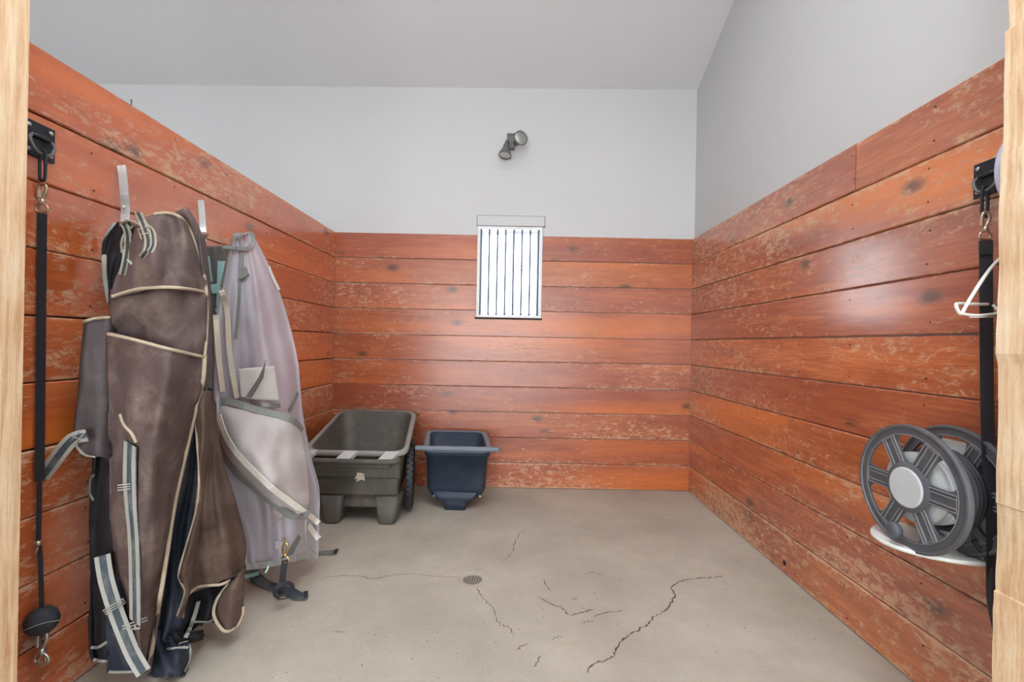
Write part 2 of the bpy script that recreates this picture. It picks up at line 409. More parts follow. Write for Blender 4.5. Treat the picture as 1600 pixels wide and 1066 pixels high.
SKX0, SKX1, SKY0, SKY1 = -2.0, 1.40, YRIDGE, 1.25    # unseen roof opening above the stall front, added to let in more light
for nm, xa_, xb_, ya_, yb_ in (('ceiling', XFAR - 0.1, XR + 0.2, SKY1, YW + 0.14), ('ceiling_aisle', XFAR - 0.1, XR + 0.2, YAISLE - 0.1, YRIDGE),
                               ('ceiling_aisle_end', XFAR - 0.1, SKX0, SKY0, SKY1), ('ceiling_aisle_side', SKX1, XR + 0.2, SKY0, SKY1)):
    mb = MB()
    pts = [(xa_, ya_), (xb_, ya_), (xb_, yb_), (xa_, yb_)]
    vs = [(x, y, roof_z(x, y)) for x, y in pts] + [(x, y, roof_z(x, y) + 0.08) for x, y in pts]
    mb.add(vs, [(0, 1, 2, 3), (7, 6, 5, 4), (0, 4, 5, 1), (1, 5, 6, 2), (2, 6, 7, 3), (3, 7, 4, 0)])
    tag(mb.build(nm, M['ceil']), kind='structure')
# barn front behind the camera with a wide unseen door opening added to brighten the stall
DX0, DX1, DZ = -2.5, 1.1, 2.7
mb = MB()
for ax, bx_, az, bz in ((XFAR - 0.1, DX0, -0.02, 3.7), (DX1, XR + 0.2, -0.02, 3.7), (DX0, DX1, DZ, 3.7)):
    mb.box((ax, YAISLE - 0.12, az), (bx_, YAISLE, bz))
tag(mb.build('wall_front', M['white']), kind='structure')

# low partition on the left (its planks are children), open above
mb = MB(); mb.box((XL - 0.075, YF + 0.2, 0), (XL - 0.035, YB + 0.02, TOP - 0.012))
wall_left = tag(mb.build('wall_left', M['gap']), kind='structure')
mb = MB(); mb.prism([(p_, z_) for p_, z_ in ((YAISLE, -0.02), (YW + 0.1, -0.02), (YW + 0.1, 3.4), (YRIDGE, roof_z(XFAR, YRIDGE)), (YAISLE, roof_z(XFAR, YAISLE)))], 'x', XFAR - 0.1, XFAR)
tag(mb.build('wall_far', M['white']), kind='structure')

# ---- planks
def plank(parent, mat, axis, face, a0, a1, z0, z1, side):
    """chamfered board; axis 'y' runs along the stall, face is the visible coordinate, side the sign pointing away from the room"""
    g = 0.0016; c = 0.0045; th = 0.036; pr = random.uniform(-0.0022, 0.0022)
    z0 += g + random.uniform(0, 0.0012); z1 -= g + random.uniform(0, 0.0012); f = face + pr * side
    prof = [(f + c * side, z0), (f, z0 + c), (f, z1 - c), (f + c * side, z1), (f + th * side, z1), (f + th * side, z0)]
    mb = MB(); sag = random.uniform(-0.0015, 0.0015)
    rings = []
    for a in (a0, a1):
        s_ = sag if a == a1 else -sag
        rings.append([((p, a, z + s_) if axis == 'y' else (a, p, z + s_)) for p, z in prof])
    mb.loft([[Vector(q) for q in r] for r in rings], smooth=False)
    return mb.build('plank', mat, parent)
for r in range(10):
    zt_, zb = TOP - r * PH, TOP - (r + 1) * PH
    plank(wall_left, M['wood_left'], 'y', XL, YF + 0.2, YB, zb, zt_, -1)
    cuts = [YF + 0.2, YB - 0.001]
    if r == 6: cuts = [YF + 0.2, 2.48, YB - 0.001]
    if r == 0: cuts = [YF + 0.2, 2.02, YB - 0.001]
    for i in range(len(cuts) - 1):
        plank(wall_right, M['wood_side'], 'y', XR, cuts[i] + (0.0012 if i else 0), cuts[i + 1] - 0.0012, zb, zt_, 1)
    if r < 3:
        plank(wall_back, M['wood_back'], 'x', YB, XL, WX0 - 0.002, zb, zt_, 1)
        plank(wall_back, M['wood_back'], 'x', YB, WX1 + 0.002, XR, zb, zt_, 1)
    elif r == 3:                        # notched under the window
        mb = MB(); zb2, zt2 = zb + 0.002, zt_ - 0.002
        mb.prism([(XL, zb2), (XR, zb2), (XR, zt2), (WX1 + 0.002, zt2), (WX1 + 0.002, WZ0 - 0.002), (WX0 - 0.002, WZ0 - 0.002), (WX0 - 0.002, zt2), (XL, zt2)], 'y', YB, YB + 0.034)
        mb.build('plank', M['wood_back'], wall_back)
    else:
        plank(wall_back, M['wood_back'], 'x', YB, XL, XR, zb, zt_, 1)
# drilled hole low in the right wall
h = PX(1226, 880, XR)
mb = MB(); mb.lathe([(0.014, 0.0), (0.014, 0.0026), (0.001, 0.0026)], axisM((XR + 0.0005, h.y, h.z), (-1, 0, 0)), 16)
mb.build('drilled_hole', M['gap'], wall_right)

# ---- window
win = empty('window_1', (0, YB, WZ0), kind='structure')
def frame_rect(mb, x0, x1, z0, z1, wd, ya, yb):
    for lo, hi in (((x0, z0), (x0 + wd, z1)), ((x1 - wd, z0), (x1, z1)), ((x0 + wd, z0), (x1 - wd, z0 + wd)), ((x0 + wd, z1 - wd), (x1 - wd, z1))):
        mb.box((lo[0], ya, lo[1]), (hi[0], yb, hi[1]), 0.002)
mb = MB(); frame_rect(mb, WX0, WX1, WZ0, WZ1, 0.022, YB - 0.006, YB + 0.15); mb.build('window_frame', M['frame'], win)
xm = -0.045
for (a, b_, yy) in ((WX0 + 0.02, xm + 0.016, 0.10), (xm - 0.016, WX1 - 0.02, 0.075)):
    mb = MB(); frame_rect(mb, a, b_, WZ0 + 0.02, WZ1 - 0.02, 0.026, YB + yy, YB + yy + 0.022); sash = mb.build('sash', M['frame'], win)
    mb = MB(); mb.box((a + 0.024, YB + yy + 0.009, WZ0 + 0.044), (b_ - 0.024, YB + yy + 0.013, WZ1 - 0.044)); mb.build('pane', M['glass'], win)
for i in range(8):
    x = (752 + 12.83 * i - 804 - 3.4) / F * YB
    mb = MB(); mb.tube([(x, YB + 0.016, WZ0 + 0.004), (x, YB + 0.016, WZ1 - 0.004)], 0.0076, 10); mb.build('bar', M['bar'], win)
mb = MB(); mb.box((xm - 0.008, YB + 0.058, 1.68), (xm + 0.004, YB + 0.078, 1.745), 0.003); mb.build('latch', M['zinc'], win)
mb = MB(); mb.box((WX0 - 0.012, YB - 0.010, WZ0 - 0.014), (WX1 + 0.006, YB + 0.05, WZ0), 0.003); mb.build('window_sill', M['gap'], win)
# patch board above the window
t = empty('trim_1', (0, YB, WZ1), kind='structure')
mb = MB(); mb.box((WX0 - 0.006, YB + 0.004, WZ1 + 0.008), (WX1 + 0.016, YB + 0.03, WZ1 + 0.094), 0.003); mb.build('patch_board', M['white'], t)
mb = MB(); frame_rect(mb, WX0 - 0.010, WX1 + 0.020, WZ1 + 0.004, WZ1 + 0.098, 0.004, YB + 0.010, YB + 0.03); mb.build('shadow_gap', M['bronze'], t)

# ---- door posts
for name, sx, ed in (('trim_2', -1, -1.405), ('trim_3', 1, 1.385)):
    mb = MB(); rings = []; jit = 0.0
    zs = sorted([4.6 * i / 150 for i in range(151)] + [2.149, 2.151, 1.799, 1.801, 0.799, 0.801, 0.549, 0.551])
    for z in zs:
        if sx > 0:
            jit = 0.7 * jit + random.uniform(-0.0016, 0.0016)
            e = ed + jit + (0.012 if z > 2.15 else 0.0) - (0.006 if 1.2 < z < 1.8 else 0.0) + (0.005 if 0.55 < z < 0.80 else 0.0)
        else: e = ed
        o = ed + sx * 0.19
        rings.append([Vector(q) for q in ((e, 1.302, z), (e, 1.16, z), (o, 1.16, z), (o, 1.302, z))])
    mb.loft(rings, smooth=False); tag(mb.build(name, M['pine']), kind='structure')
# nail heads along the studs of the side walls
for wl, X, sg in ((wall_left, XL, 1), (wall_right, XR, -1)):
    mb = MB()
    for r in range(10):
        for y in (1.65, 2.03, 2.40, 2.80, 3.20, 3.60):
            for dz in (0.045, PH - 0.045):
                if random.random() < 0.35: continue
                mb.lathe([(0.0034, 0.0), (0.0032, 0.0018), (0.001, 0.002)], axisM((X + sg * 0.0012, y + random.uniform(-0.012, 0.012), TOP - r * PH - dz + random.uniform(-0.012, 0.012)), (sg, 0, 0)), 8)
    mb.build('nail_heads', M['gap'], wl)['kind'] = 'stuff'

# ---- cracks in the floor
def crack(pts, w0):
    pts = resample(smooth_path([PZ(480 + x / 2, 760 + y / 2) for x, y in pts], 4), max(8, len(pts) * 7))
    mb = MB(); n = len(pts); vs = []; fs = []
    for i, q in enumerate(pts):
        t = (pts[min(i + 1, n - 1)] - pts[max(i - 1, 0)]).normalized(); sd = Vector((-t.y, t.x, 0))
        q = q + sd * random.uniform(-0.006, 0.006)
        hw = w0 * random.uniform(0.3, 1.4) * (0.25 + min(1, min(i, n - 1 - i) / 3)) / 2
        vs += [(q - sd * hw) + Vector((0, 0, 0.0009)), (q + sd * hw) + Vector((0, 0, 0.0009))]
    for i in range(n - 1): fs.append((2 * i, 2 * i + 2, 2 * i + 3, 2 * i + 1))
    mb.add(vs, fs); return mb.build('crack', M['crack'], floor, fix=False)
for pts, w0 in (
    ([(40, 288), (110, 280), (170, 282), (205, 290), (255, 280), (320, 274), (390, 282), (450, 284), (482, 286)], 0.003),
    ([(530, 315), (550, 350), (580, 380), (598, 425), (625, 440), (650, 470)], 0.003),
    ([(600, 240), (640, 210), (655, 160), (690, 132)], 0.003),
    ([(1310, 280), (1270, 285), (1200, 290), (1150, 305), (1140, 325), (1150, 345), (1115, 390), (1090, 405), (1050, 440), (980, 485), (965, 520), (940, 540), (885, 560), (880, 585)], 0.006),
    ([(720, 345), (760, 368), (800, 382), (815, 402), (860, 395), (900, 384)], 0.005),
    ([(895, 408), (920, 400), (940, 395), (990, 390)], 0.005), ([(735, 290), (748, 310), (760, 330)], 0.004),
    ([(820, 355), (850, 352)], 0.004), ([(865, 275), (895, 270), (930, 282)], 0.003), ([(730, 530), (705, 570)], 0.004),
    ([(690, 490), (650, 515)], 0.003), ([(850, 428), (905, 420)], 0.003), ([(760, 480), (800, 468)], 0.003), ([(75, 455), (120, 458)], 0.003)):
    crack(pts, w0)

# ================================================================== CARTS
sin = math.sin; PI2 = 2 * math.pi
def rrect(c, r, n=5):
    """rounded quad from 4 corner points (front-left, front-right, back-right, back-left), each with its own height"""
    out = []
    for i in range(4):
        p = Vector(c[i]); a = (Vector(c[i - 1]) - p).normalized(); b = (Vector(c[(i + 1) % 4]) - p).normalized()
        p0 = p + a * r; p1 = p + b * r
        for k in range(n + 1):
            t = k / n; out.append(p0 * (1 - t) ** 2 + p * 2 * t * (1 - t) + p1 * t * t)
    return out
def inset(c, d, dz=0.0):
    m_ = sum((Vector(q) for q in c), Vector()) / 4; out = []
    for q in c:
        q = Vector(q); out.append(Vector((q.x - d * (1 if q.x > m_.x else -1), q.y - d * (1 if q.y > m_.y else -1), q.z + dz)))
    return out

# ---- big grey-black tub cart
cart = empty('tub_cart', (-1.05, 3.4, 0), 'large scuffed grey-black plastic tub cart in the corner beside the hanging fly sheet', 'cart')
top = [(-1.41, 3.03, 0.490), (-0.70, 3.03, 0.490), (-0.80, 3.80, 0.648), (-1.445, 3.80, 0.648)]
bot = [(-1.30, 3.07, 0.165), (-0.765, 3.07, 0.165), (-0.87, 3.70, 0.165), (-1.37, 3.70, 0.165)]
mid = [Vector(a).lerp(Vector(b), 0.86) for a, b in zip(bot, inset(top, 0.03, -0.02))]
mb = MB()
inner_top = inset(top, 0.035, -0.004)
inner_bot = inset(bot, 0.03, 0.06)
mb.loft([rrect(bot, 0.07), rrect(mid, 0.09), rrect(inset(top, 0.03, -0.035), 0.10), rrect(inset(top, 0.032), 0.10), rrect(inner_top, 0.10), rrect(inset([Vector(q) for q in inner_top], 0.012, -0.03), 0.1), rrect(inner_bot, 0.08)], caps=(True, True))
mb.build('tub', M['tub'], cart)
mb = MB()
mb.loft([rrect(inset(top, 0.036, -0.004), 0.10, 8), rrect(inset(top, 0.012, 0.004), 0.11, 8), rrect(inset(top, 0.0, -0.006), 0.115, 8), rrect(inset(top, 0.0, -0.032), 0.115, 8), rrect(inset(top, 0.012, -0.034), 0.11, 8), rrect(inset(top, 0.034, -0.02), 0.10, 8)], caps=(False, False))
mb.build('rim', M['tubrim'], cart)
for x in (-1.345, -1.075, -0.80):        # bridges between the rim and the pull handle
    mb = MB(); mb.add([(x - 0.045, 3.045, 0.493), (x + 0.045, 3.045, 0.493), (x + 0.02, 2.935, 0.462), (x - 0.07, 2.935, 0.462),
                       (x - 0.045, 3.045, 0.470), (x + 0.045, 3.045, 0.470), (x + 0.02, 2.935, 0.440), (x - 0.07, 2.935, 0.440)],
                      [(0, 1, 2, 3), (7, 6, 5, 4), (0, 4, 5, 1), (1, 5, 6, 2), (2, 6, 7, 3), (3, 7, 4, 0)])
    mb.build('handle_bridge', M['worn_glint'], cart)
mb = MB(); mb.tube(smooth_path([(-1.40, 2.98, 0.455), (-1.38, 2.935, 0.452), (-1.07, 2.925, 0.450), (-0.78, 2.93, 0.450), (-0.745, 2.975, 0.455)], 8), 0.018, 10)
mb.box((-1.37, 2.925, 0.405), (-0.79, 2.95, 0.447), 0.006); mb.build('pull_handle', M['tub'], cart)
mb = MB(); mb.box((-1.35, 3.025, 0.31), (-0.75, 3.075, 0.425), 0.012); mb.box((-1.31, 3.04, 0.19), (-0.765, 3.09, 0.335), 0.012); mb.build('front_apron', M['tub'], cart)
for x0_, x1_ in ((-1.275, -1.135), (-0.905, -0.765)):
    mb = MB(); rings = []
    for z, e in ((0.0, 0.022), (0.02, 0.012), (0.19, -0.012)):
        rings.append(rrect([(x0_ + e, 3.03 + e * 0.5, z), (x1_ - e, 3.03 + e * 0.5, z), (x1_ - e, 3.19, z), (x0_ + e, 3.19, z)], 0.03, 4))
    mb.loft(rings); mb.build('leg', M['tub'], cart)
mb = MB(); mb.box((-1.24, 3.075, 0.10), (-0.80, 3.17, 0.20), 0.01); mb.box((-1.022, 3.068, 0.10), (-1.012, 3.08, 0.19), 0.003); mb.build('front_crossmember', M['tub'], cart)
# torn sticker on the front
mb = MB(); c0 = P(561.5, 746, 3.018); poly = []
for k in range(18):
    a = k * 2 * math.pi / 18; r_ = 0.034 * random.choice((0.6, 0.8, 1.0, 1.3)) * random.uniform(0.85, 1.1)
    poly.append((c0.x + math.cos(a) * r_, c0.z + math.sin(a) * r_ * 0.85))
mb.prism(poly, 'y', 3.021, 3.0255); mb.build('torn_sticker', M['cream'], cart)
# side wheel with a knobby tyre, slightly toed
Mw = Matrix.Translation((-0.755, 3.39, 0.249)) @ Matrix.Rotation(math.radians(11.0), 4, 'Z') @ Matrix.Rotation(math.radians(90), 4, 'Y')
mb = MB(); mb.lathe([(0.18, -0.018), (0.225, -0.024), (0.24, -0.016), (0.243, 0.0), (0.24, 0.016), (0.225, 0.024), (0.18, 0.018)], Mw, 40, caps=(False, False))
for k in range(40):
    for sgn in (-1, 1):
        a = (k + (0.5 if sgn > 0 else 0)) * 2 * math.pi / 40
        mb.box((0.232, -0.010, 0.002 if sgn > 0 else -0.019), (0.249, 0.010, 0.019 if sgn > 0 else -0.002), 0, Mw @ Matrix.Rotation(a, 4, 'Z'))
tyre = mb.build('tyre', M['rubber'], cart)
mb = MB(); mb.lathe([(0.18, -0.012), (0.05, -0.02), (0.02, -0.025), (0.02, 0.025), (0.05, 0.02), (0.18, 0.012)], Mw, 24); mb.build('wheel_hub', M['bluetub'], cart)
mb = MB(); mb.tube([Mw @ Vector((0, 0, 0.02)), (-1.33, 3.40, 0.249)], 0.012, 8); mb.build('axle', M['zinc'], cart)

# ---- navy tub cart
c2 = empty('tub_cart', (-0.42, 3.5, 0), 'smaller navy plastic tub cart with a straight crossbar handle below the window', 'cart')
top = [(-0.645, 3.30, 0.455), (-0.153, 3.30, 0.455), (-0.222, 3.79, 0.492), (-0.714, 3.79, 0.492)]
lo1 = [(-0.625, 3.345, 0.15), (-0.19, 3.345, 0.15), (-0.25, 3.72, 0.15), (-0.68, 3.72, 0.15)]
lo0 = [(-0.60, 3.37, 0.085), (-0.22, 3.37, 0.085), (-0.28, 3.69, 0.085), (-0.65, 3.69, 0.085)]
col_ = [Vector(a).lerp(Vector(b), 0.80) for a, b in zip(lo1, top)]
mb = MB()
mb.loft([rrect(inset(lo0, 0.05, -0.03), 0.05), rrect(lo0, 0.06), rrect(lo1, 0.06), rrect(inset(col_, 0.012), 0.06), rrect(col_, 0.06), rrect(inset(top, 0.002), 0.06), rrect(inset(top, 0.03), 0.07), rrect(inset(lo1, 0.03), 0.06), rrect(inset(lo0, 0.03, 0.03), 0.05)])
mb.build('tub', M['bluetub'], c2)
mb = MB()
mb.loft([rrect(inset(top, 0.034, -0.002), 0.07, 6), rrect(inset(top, 0.014, 0.008), 0.07, 6), rrect(inset(top, -0.006, 0.002), 0.07, 6), rrect(inset(top, -0.006, -0.022), 0.07, 6), rrect(inset(top, 0.01, -0.024), 0.06, 6)], caps=(False, False))
mb.build('rim', M['bluerim'], c2)
mb = MB(); mb.box((-0.705, 3.262, 0.448), (-0.093, 3.304, 0.478), 0.008); mb.build('crossbar_handle', M['bluerim'], c2)
mb = MB(); rings = [rrect([(-0.489 + e, 3.33, z), (-0.334 - e, 3.33, z), (-0.36 - e, 3.47, z), (-0.51 + e, 3.47, z)], 0.02, 3) for z, e in ((0, 0), (0.06, -0.004), (0.075, -0.05), (0.13, -0.09))]
mb.loft(rings); mb.build('foot', M['bluetub'], c2)
for x in (-0.575, -0.235):
    mb = MB(); mb.lathe([(0.001, -0.006), (0.012, -0.004), (0.014, 0.0), (0.001, 0.008)], axisM((x, 3.372, 0.088), (0, -1, -0.5)), 10); mb.build('bolt', M['zinc'], c2)
mb = MB(); mb.box((-0.62, 3.60, 0.0), (-0.31, 3.66, 0.085), 0.012); mb.build('rear_foot', M['bluetub'], c2)

# ================================================================== FLOODLIGHT
fl = empty('floodlight', (-0.02, YW, 2.80), 'grey twin-head floodlight on the white wall above the window', 'lamp')
def WB(px, py, off=0.0):
    a, b = ndir(px, py); y = YW - off; return Vector((a * y, y, CAMZ - b * y))
c0 = WB(799, 224)
mb = MB(); mb.box((c0.x - 0.032, YW - 0.045, c0.z - 0.062), (c0.x + 0.032, YW - 0.001, c0.z + 0.062), 0.006)
mb.box((c0.x - 0.036, YW - 0.05, c0.z + 0.046), (c0.x + 0.036, YW - 0.001, c0.z + 0.066), 0.004); mb.build('junction_box', M['bronze'], fl)
def lamp(base, head, dirv, r):
    b_ = MB(); b_.tube(smooth_path([base, base.lerp(head, 0.5) + Vector((0, -0.01, 0)), head], 5), 0.012, 10)
    b_.tube([base + (head - base) * 0.2, base + (head - base) * 0.34], 0.017, 10)
    ar = b_.build('swivel_arm', M['bronze'], fl)
    d = Vector(dirv).normalized(); Mx = axisM(head, d)
    b_ = MB(); b_.lathe([(0.001, -0.035), (0.024, -0.034), (0.027, -0.005), (0.030, 0.0), (r * 0.75, 0.028), (r, 0.058), (r, 0.066), (r * 0.9, 0.066), (r * 0.86, 0.058), (r * 0.5, 0.035), (0.001, 0.03)], Mx, 28)
    sh = b_.build('lamp_head', M['bronze'], fl)
    b_ = MB(); b_.lathe([(r * 0.89, 0.061), (r * 0.6, 0.066), (0.001, 0.068)], Mx, 28, caps=(False, False)); b_.build('lens', M['zinc'], sh)
lamp(WB(804, 223, 0.05), WB(809, 221, 0.10), (0.42, -0.9, 0.05), 0.060)
lamp(WB(793, 219, 0.05), WB(790.5, 232, 0.085), (-0.12, -0.18, -1), 0.055)

# ================================================================== FLOOR DRAIN
dr = empty('floor_drain', (DR.x, DR.y, -0.012), 'small round perforated metal floor drain set in the concrete', 'drain')
Md = Matrix.Translation((DR.x, DR.y, -0.010))
mb = MB(); mb.lathe([(0.048, -0.006), (0.048, 0.0), (0.044, 0.001), (0.001, 0.001)], Md, 32); mb.build('grate', M['grate'], dr)
mb = MB()
for ring, cnt in ((0.0, 1), (0.014, 6), (0.027, 11), (0.039, 15)):
    for k in range(cnt):
        a = k * 2 * math.pi / cnt + ring * 40
        mb.lathe([(0.0042, 0.0012), (0.001, 0.0016)], Md @ Matrix.Translation((ring * math.cos(a), ring * math.sin(a), 0)), 8, caps=(False, True), smooth=False)
mb.build('drain_holes', M['gap'], dr)

# ================================================================== HOSE REEL
R0 = 0.208
hc = Vector((1.318, 1.51, 0.777))
reel = empty('hose_reel', (1.5, 1.51, 0.56), 'charcoal plastic hose reel with spoked discs low on the right wall', 'hose reel')
def reel_disc(name, X, mat, front):
    Mx = Matrix.Translation((X, hc.y, hc.z)) @ Matrix.Rotation(math.radians(-90), 4, 'Y') @ Matrix.Rotation(math.radians(30), 4, 'Z')
    b_ = MB(); b_.lathe([(R0 - 0.036, -0.004), (R0 - 0.036, 0.003), (R0 - 0.010, 0.003), (R0 - 0.008, 0.009), (R0 - 0.002, 0.008), (R0, 0.0), (R0 - 0.002, -0.010), (R0 - 0.010, -0.004), (R0 - 0.036, -0.004)], Mx, 56, caps=(False, False), smooth=False)
    root = b_.build(name, mat, reel)
    b_ = MB()
    for rr_ in (R0 - 0.034, R0 - 0.009): b_.tube([Mx @ Vector((rr_ * math.cos(k * PI2 / 56), rr_ * math.sin(k * PI2 / 56), 0.0045)) for k in range(56)], 0.0016, 5, closed=True)
    b_.build('rim_beads', M['reelrib'], root)
    rib = MB()
    for k in range(6):
        Mk = Mx @ Matrix.Rotation(k * math.pi / 3, 4, 'Z')
        # spoke plate flaring into hub and rim, leaving rounded openings
        pl = [(0.064, 0.034), (0.085, 0.031), (0.11, 0.029), (0.135, 0.030), (0.155, 0.036), (0.168, 0.050), (0.174, 0.068)]
        pl = [(x, -y) for x, y in pl] + pl[::-1]
        vs = [Mk @ Vector((x, y, z)) for z in (-0.004, 0.002) for x, y in pl]; n_ = len(pl)
        sp = MB(); sp.add(vs, [tuple(range(n_ - 1, -1, -1)), tuple(range(n_, 2 * n_))] + [(i, (i + 1) % n_, n_ + (i + 1) % n_, n_ + i) for i in range(n_)])
        sp.build('spoke', mat, root)
        for yy in (-0.025, -0.014, 0.014, 0.025):
            rib.box((0.074, yy - 0.0018, 0.002), (0.172, yy + 0.0018, 0.0065), 0, Mk)
        rib.box((0.166, -0.025, 0.002), (0.170, 0.025, 0.006), 0, Mk)
    rib.build('spoke_ribs', M['reelrib'], root)
    b_ = MB(); b_.lathe([(0.060, -0.02), (0.082, -0.004), (0.082, 0.006), (0.068, 0.012), (0.064, 0.006)], Mx, 40, smooth=False); b_.build('hub_ring', mat, root)
    if front:
        b_ = MB(); b_.lathe([(0.066, 0.004), (0.066, 0.012), (0.060, 0.015), (0.001, 0.015)], Mx, 40, smooth=False); b_.build('hub_cap', M['palegrey'], root)
    else:
        pass
    return root, Mx
fd, Mf = reel_disc('front_disc', hc.x, M['reel'], True)
bd, Mb_ = reel_disc('back_disc', 1.462, M['reel'], False)
mb = MB(); prof = []
for i in range(7):
    h_ = -0.012 - i * 0.018; prof += [(0.098, h_), (0.116, h_ - 0.005), (0.116, h_ - 0.011)]
mb.lathe(prof + [(0.095, -0.136)], Mf, 40, smooth=False); mb.build('drum', M['palegrey'], reel)
mb = MB()                                        # coils of black hose at the wall side of the drum
for i in range(3):
    mb.lathe([(0.124 + 0.012 * math.cos(t_ * math.pi / 4), -0.118 + 0.011 * i + 0.012 * math.sin(t_ * math.pi / 4)) for t_ in range(9)], Mf, 40, caps=(False, False))
mb.build('hose_coil', M['rubber'], reel)
kp = PX(1398, 828, hc.x - 0.03)                  # crank knob
mb = MB(); Mk = axisM((hc.x - 0.008, kp.y, kp.z), (-1, 0, 0)); mb.lathe([(0.006, 0.0), (0.006, 0.01), (0.022, 0.012), (0.025, 0.018), (0.025, 0.034), (0.020, 0.038), (0.001, 0.038)], Mk, 24)
mb.build('crank_knob', M['reel'], reel)
mb = MB(); rings = []
for z, e in ((0.566, -0.006), (0.570, 0.0), (0.580, 0.0), (0.580, -0.006)):
    rings.append([Vector((1.498 - max(0, math.sin(t_ * math.pi / 24)) * (0.228 + e), 1.565 + math.cos(t_ * math.pi / 24) * (0.165 + e), z)) for t_ in range(25)])
mb.loft(rings); mb.box((1.478, 1.42, 0.568), (1.499, 1.62, 0.93), 0.006); mb.box((1.34, 1.485, 0.757), (1.49, 1.535, 0.797), 0.004); mb.build('wall_bracket', M['whiteplastic'], reel)

# ================================================================== CROSS TIES
def ring_plate(X, sgn, cy, cz, label):
    """square tie plate with four bolts, a D-shaped bail and one long link; sgn points into the room"""
    e = empty('tie_ring_plate', (X, cy, cz), label, 'tie ring')
    def V(d, y, z): return Vector((X + sgn * d, cy + y, cz + z))
    b_ = MB(); lo = V(0.0005, -0.05, -0.056); hi = V(0.006, 0.05, 0.056)
    b_.box((min(lo.x, hi.x), lo.y, lo.z), (max(lo.x, hi.x), hi.y, hi.z), 0.0015); b_.build('plate', M['black_iron'], e)
    for y, z in ((-0.034, 0.038), (0.034, 0.038), (-0.034, -0.038), (0.034, -0.038)):
        b_ = MB(); b_.lathe([(0.007, 0.0), (0.007, 0.003), (0.004, 0.006), (0.001, 0.0065)], axisM(V(0.006, y, z), (sgn, 0, 0)), 12); b_.build('bolt', M['zinc'], e)
    b_ = MB(); b_.tube([V(0.012, -0.028, 0.010), V(0.012, 0.028, 0.010)], 0.007, 10); b_.build('hinge_pin', M['black_iron'], e)
    b_ = MB(); b_.tube(smooth_path([V(0.012, -0.026, 0.012), V(0.020, -0.042, -0.006), V(0.026, -0.034, -0.036), V(0.028, -0.012, -0.048), V(0.026, 0.016, -0.040), V(0.020, 0.034, -0.008), V(0.012, 0.024, 0.012)], 6), 0.0048, 8); b_.build('bail', M['bronze'], e)
    b_ = MB(); b_.tube(smooth_path([V(0.030, -0.012, -0.036), V(0.036, -0.010, -0.044), V(0.036, -0.010, -0.120), V(0.030, -0.012, -0.130), V(0.024, -0.014, -0.120), V(0.024, -0.014, -0.044), V(0.030, -0.012, -0.036)], 5), 0.0045, 8); b_.build('chain_link', M['black_iron'], e)
    return e
def bull_snap(b_, topp, h_, nrm=(0, -1, 0)):
    """swivel snap hanging from topp, height h_"""
    t_ = Vector(topp); s_ = h_ / 0.07
    def V(x, z, d=0): return t_ + Vector((x * s_, -d * s_, z * s_))
    b_.tube(smooth_path([V(-0.009, -0.012), V(-0.006, -0.001), V(0.004, 0.002), V(0.011, -0.008), V(0.008, -0.022), V(0.003, -0.032), V(0.001, -0.042)], 5), 0.0038 * s_, 8)
    b_.box(V(-0.013, -0.034, 0.004), V(-0.005, -0.010, -0.004), 0.0015)
    b_.lathe([(0.001, 0), (0.007 * s_, 0.0), (0.007 * s_, 0.012 * s_), (0.001, 0.014 * s_)], axisM(V(0, -0.036), (0, 0, -1)), 10)
    b_.tube(smooth_path([V(-0.004, -0.048), V(-0.014, -0.056), V(-0.012, -0.068), V(0.012, -0.068), V(0.014, -0.056), V(0.004, -0.048)], 5), 0.003 * s_, 8)

# left
pc = PX(66, 223, XL)
ring_plate(XL, 1, 1.455, pc.z + 0.0, 'black tie ring plate bolted on the left plank wall beside the left post')
tie = empty('cross_tie', (-1.49, 1.44, 1.7), 'black cross tie strap with a rubber ball, hanging left of the horse blankets', 'strap')
yl = 1.455
mb = MB(); bull_snap(mb, P(66, 289, yl), 0.088); mb.build('upper_snap', M['nickel'], tie)
mb = MB(); mb.ribbon([P(x, y, yl) for x, y in ((66, 334), (65, 420), (64, 540), (63, 640), (62, 752))], 0.025, (0.25, -0.97, 0), 0.003); mb.build('strap', M['webbing'], tie)
mb = MB(); mb.ribbon([P(x, y, yl) for x, y in ((61.5, 750), (61, 800), (60, 846), (63, 870), (65.5, 955))], 0.013, (0.25, -0.97, 0), 0.003); mb.build('thin_strap', M['webbing'], tie)
mb = MB(); mb.lathe([(0.001, -0.006), (0.008, -0.005), (0.010, 0.0), (0.008, 0.01), (0.001, 0.012)], axisM(P(59.5, 848, yl - 0.008), (0, 0, -1)), 10); mb.tube([P(59.5, 855, yl - 0.008), P(56, 866, yl - 0.01)], 0.003, 6); mb.build('slide_bolt', M['nickel'], tie)
cb = P(65.5, 972, yl)
mb = MB(); mb.lathe([(0.006, 0.046), (0.022, 0.042), (0.036, 0.028), (0.043, 0.008), (0.042, -0.010), (0.032, -0.026), (0.016, -0.036), (0.006, -0.038)], Matrix.Translation(cb), 24); ball = mb.build('rubber_ball', M['webbing'], tie)
mb = MB(); mb.tube([cb + Vector((0.044 * math.cos(a), 0.044 * math.sin(a), 0.004 - 0.010 * math.sin(a * 2))) for a in [k * math.pi / 12 for k in range(24)]], 0.0013, 5, closed=True); mb.build('stitching', M['stitch'], ball)
mb = MB(); bull_snap(mb, P(66, 988, yl), 0.10); mb.tube(smooth_path([P(66, 1022, yl), P(60, 1032, yl), P(66, 1041, yl), P(71, 1032, yl), P(69, 1020, yl)], 5), 0.0035, 8); mb.build('lower_snap', M['zinc'], tie)

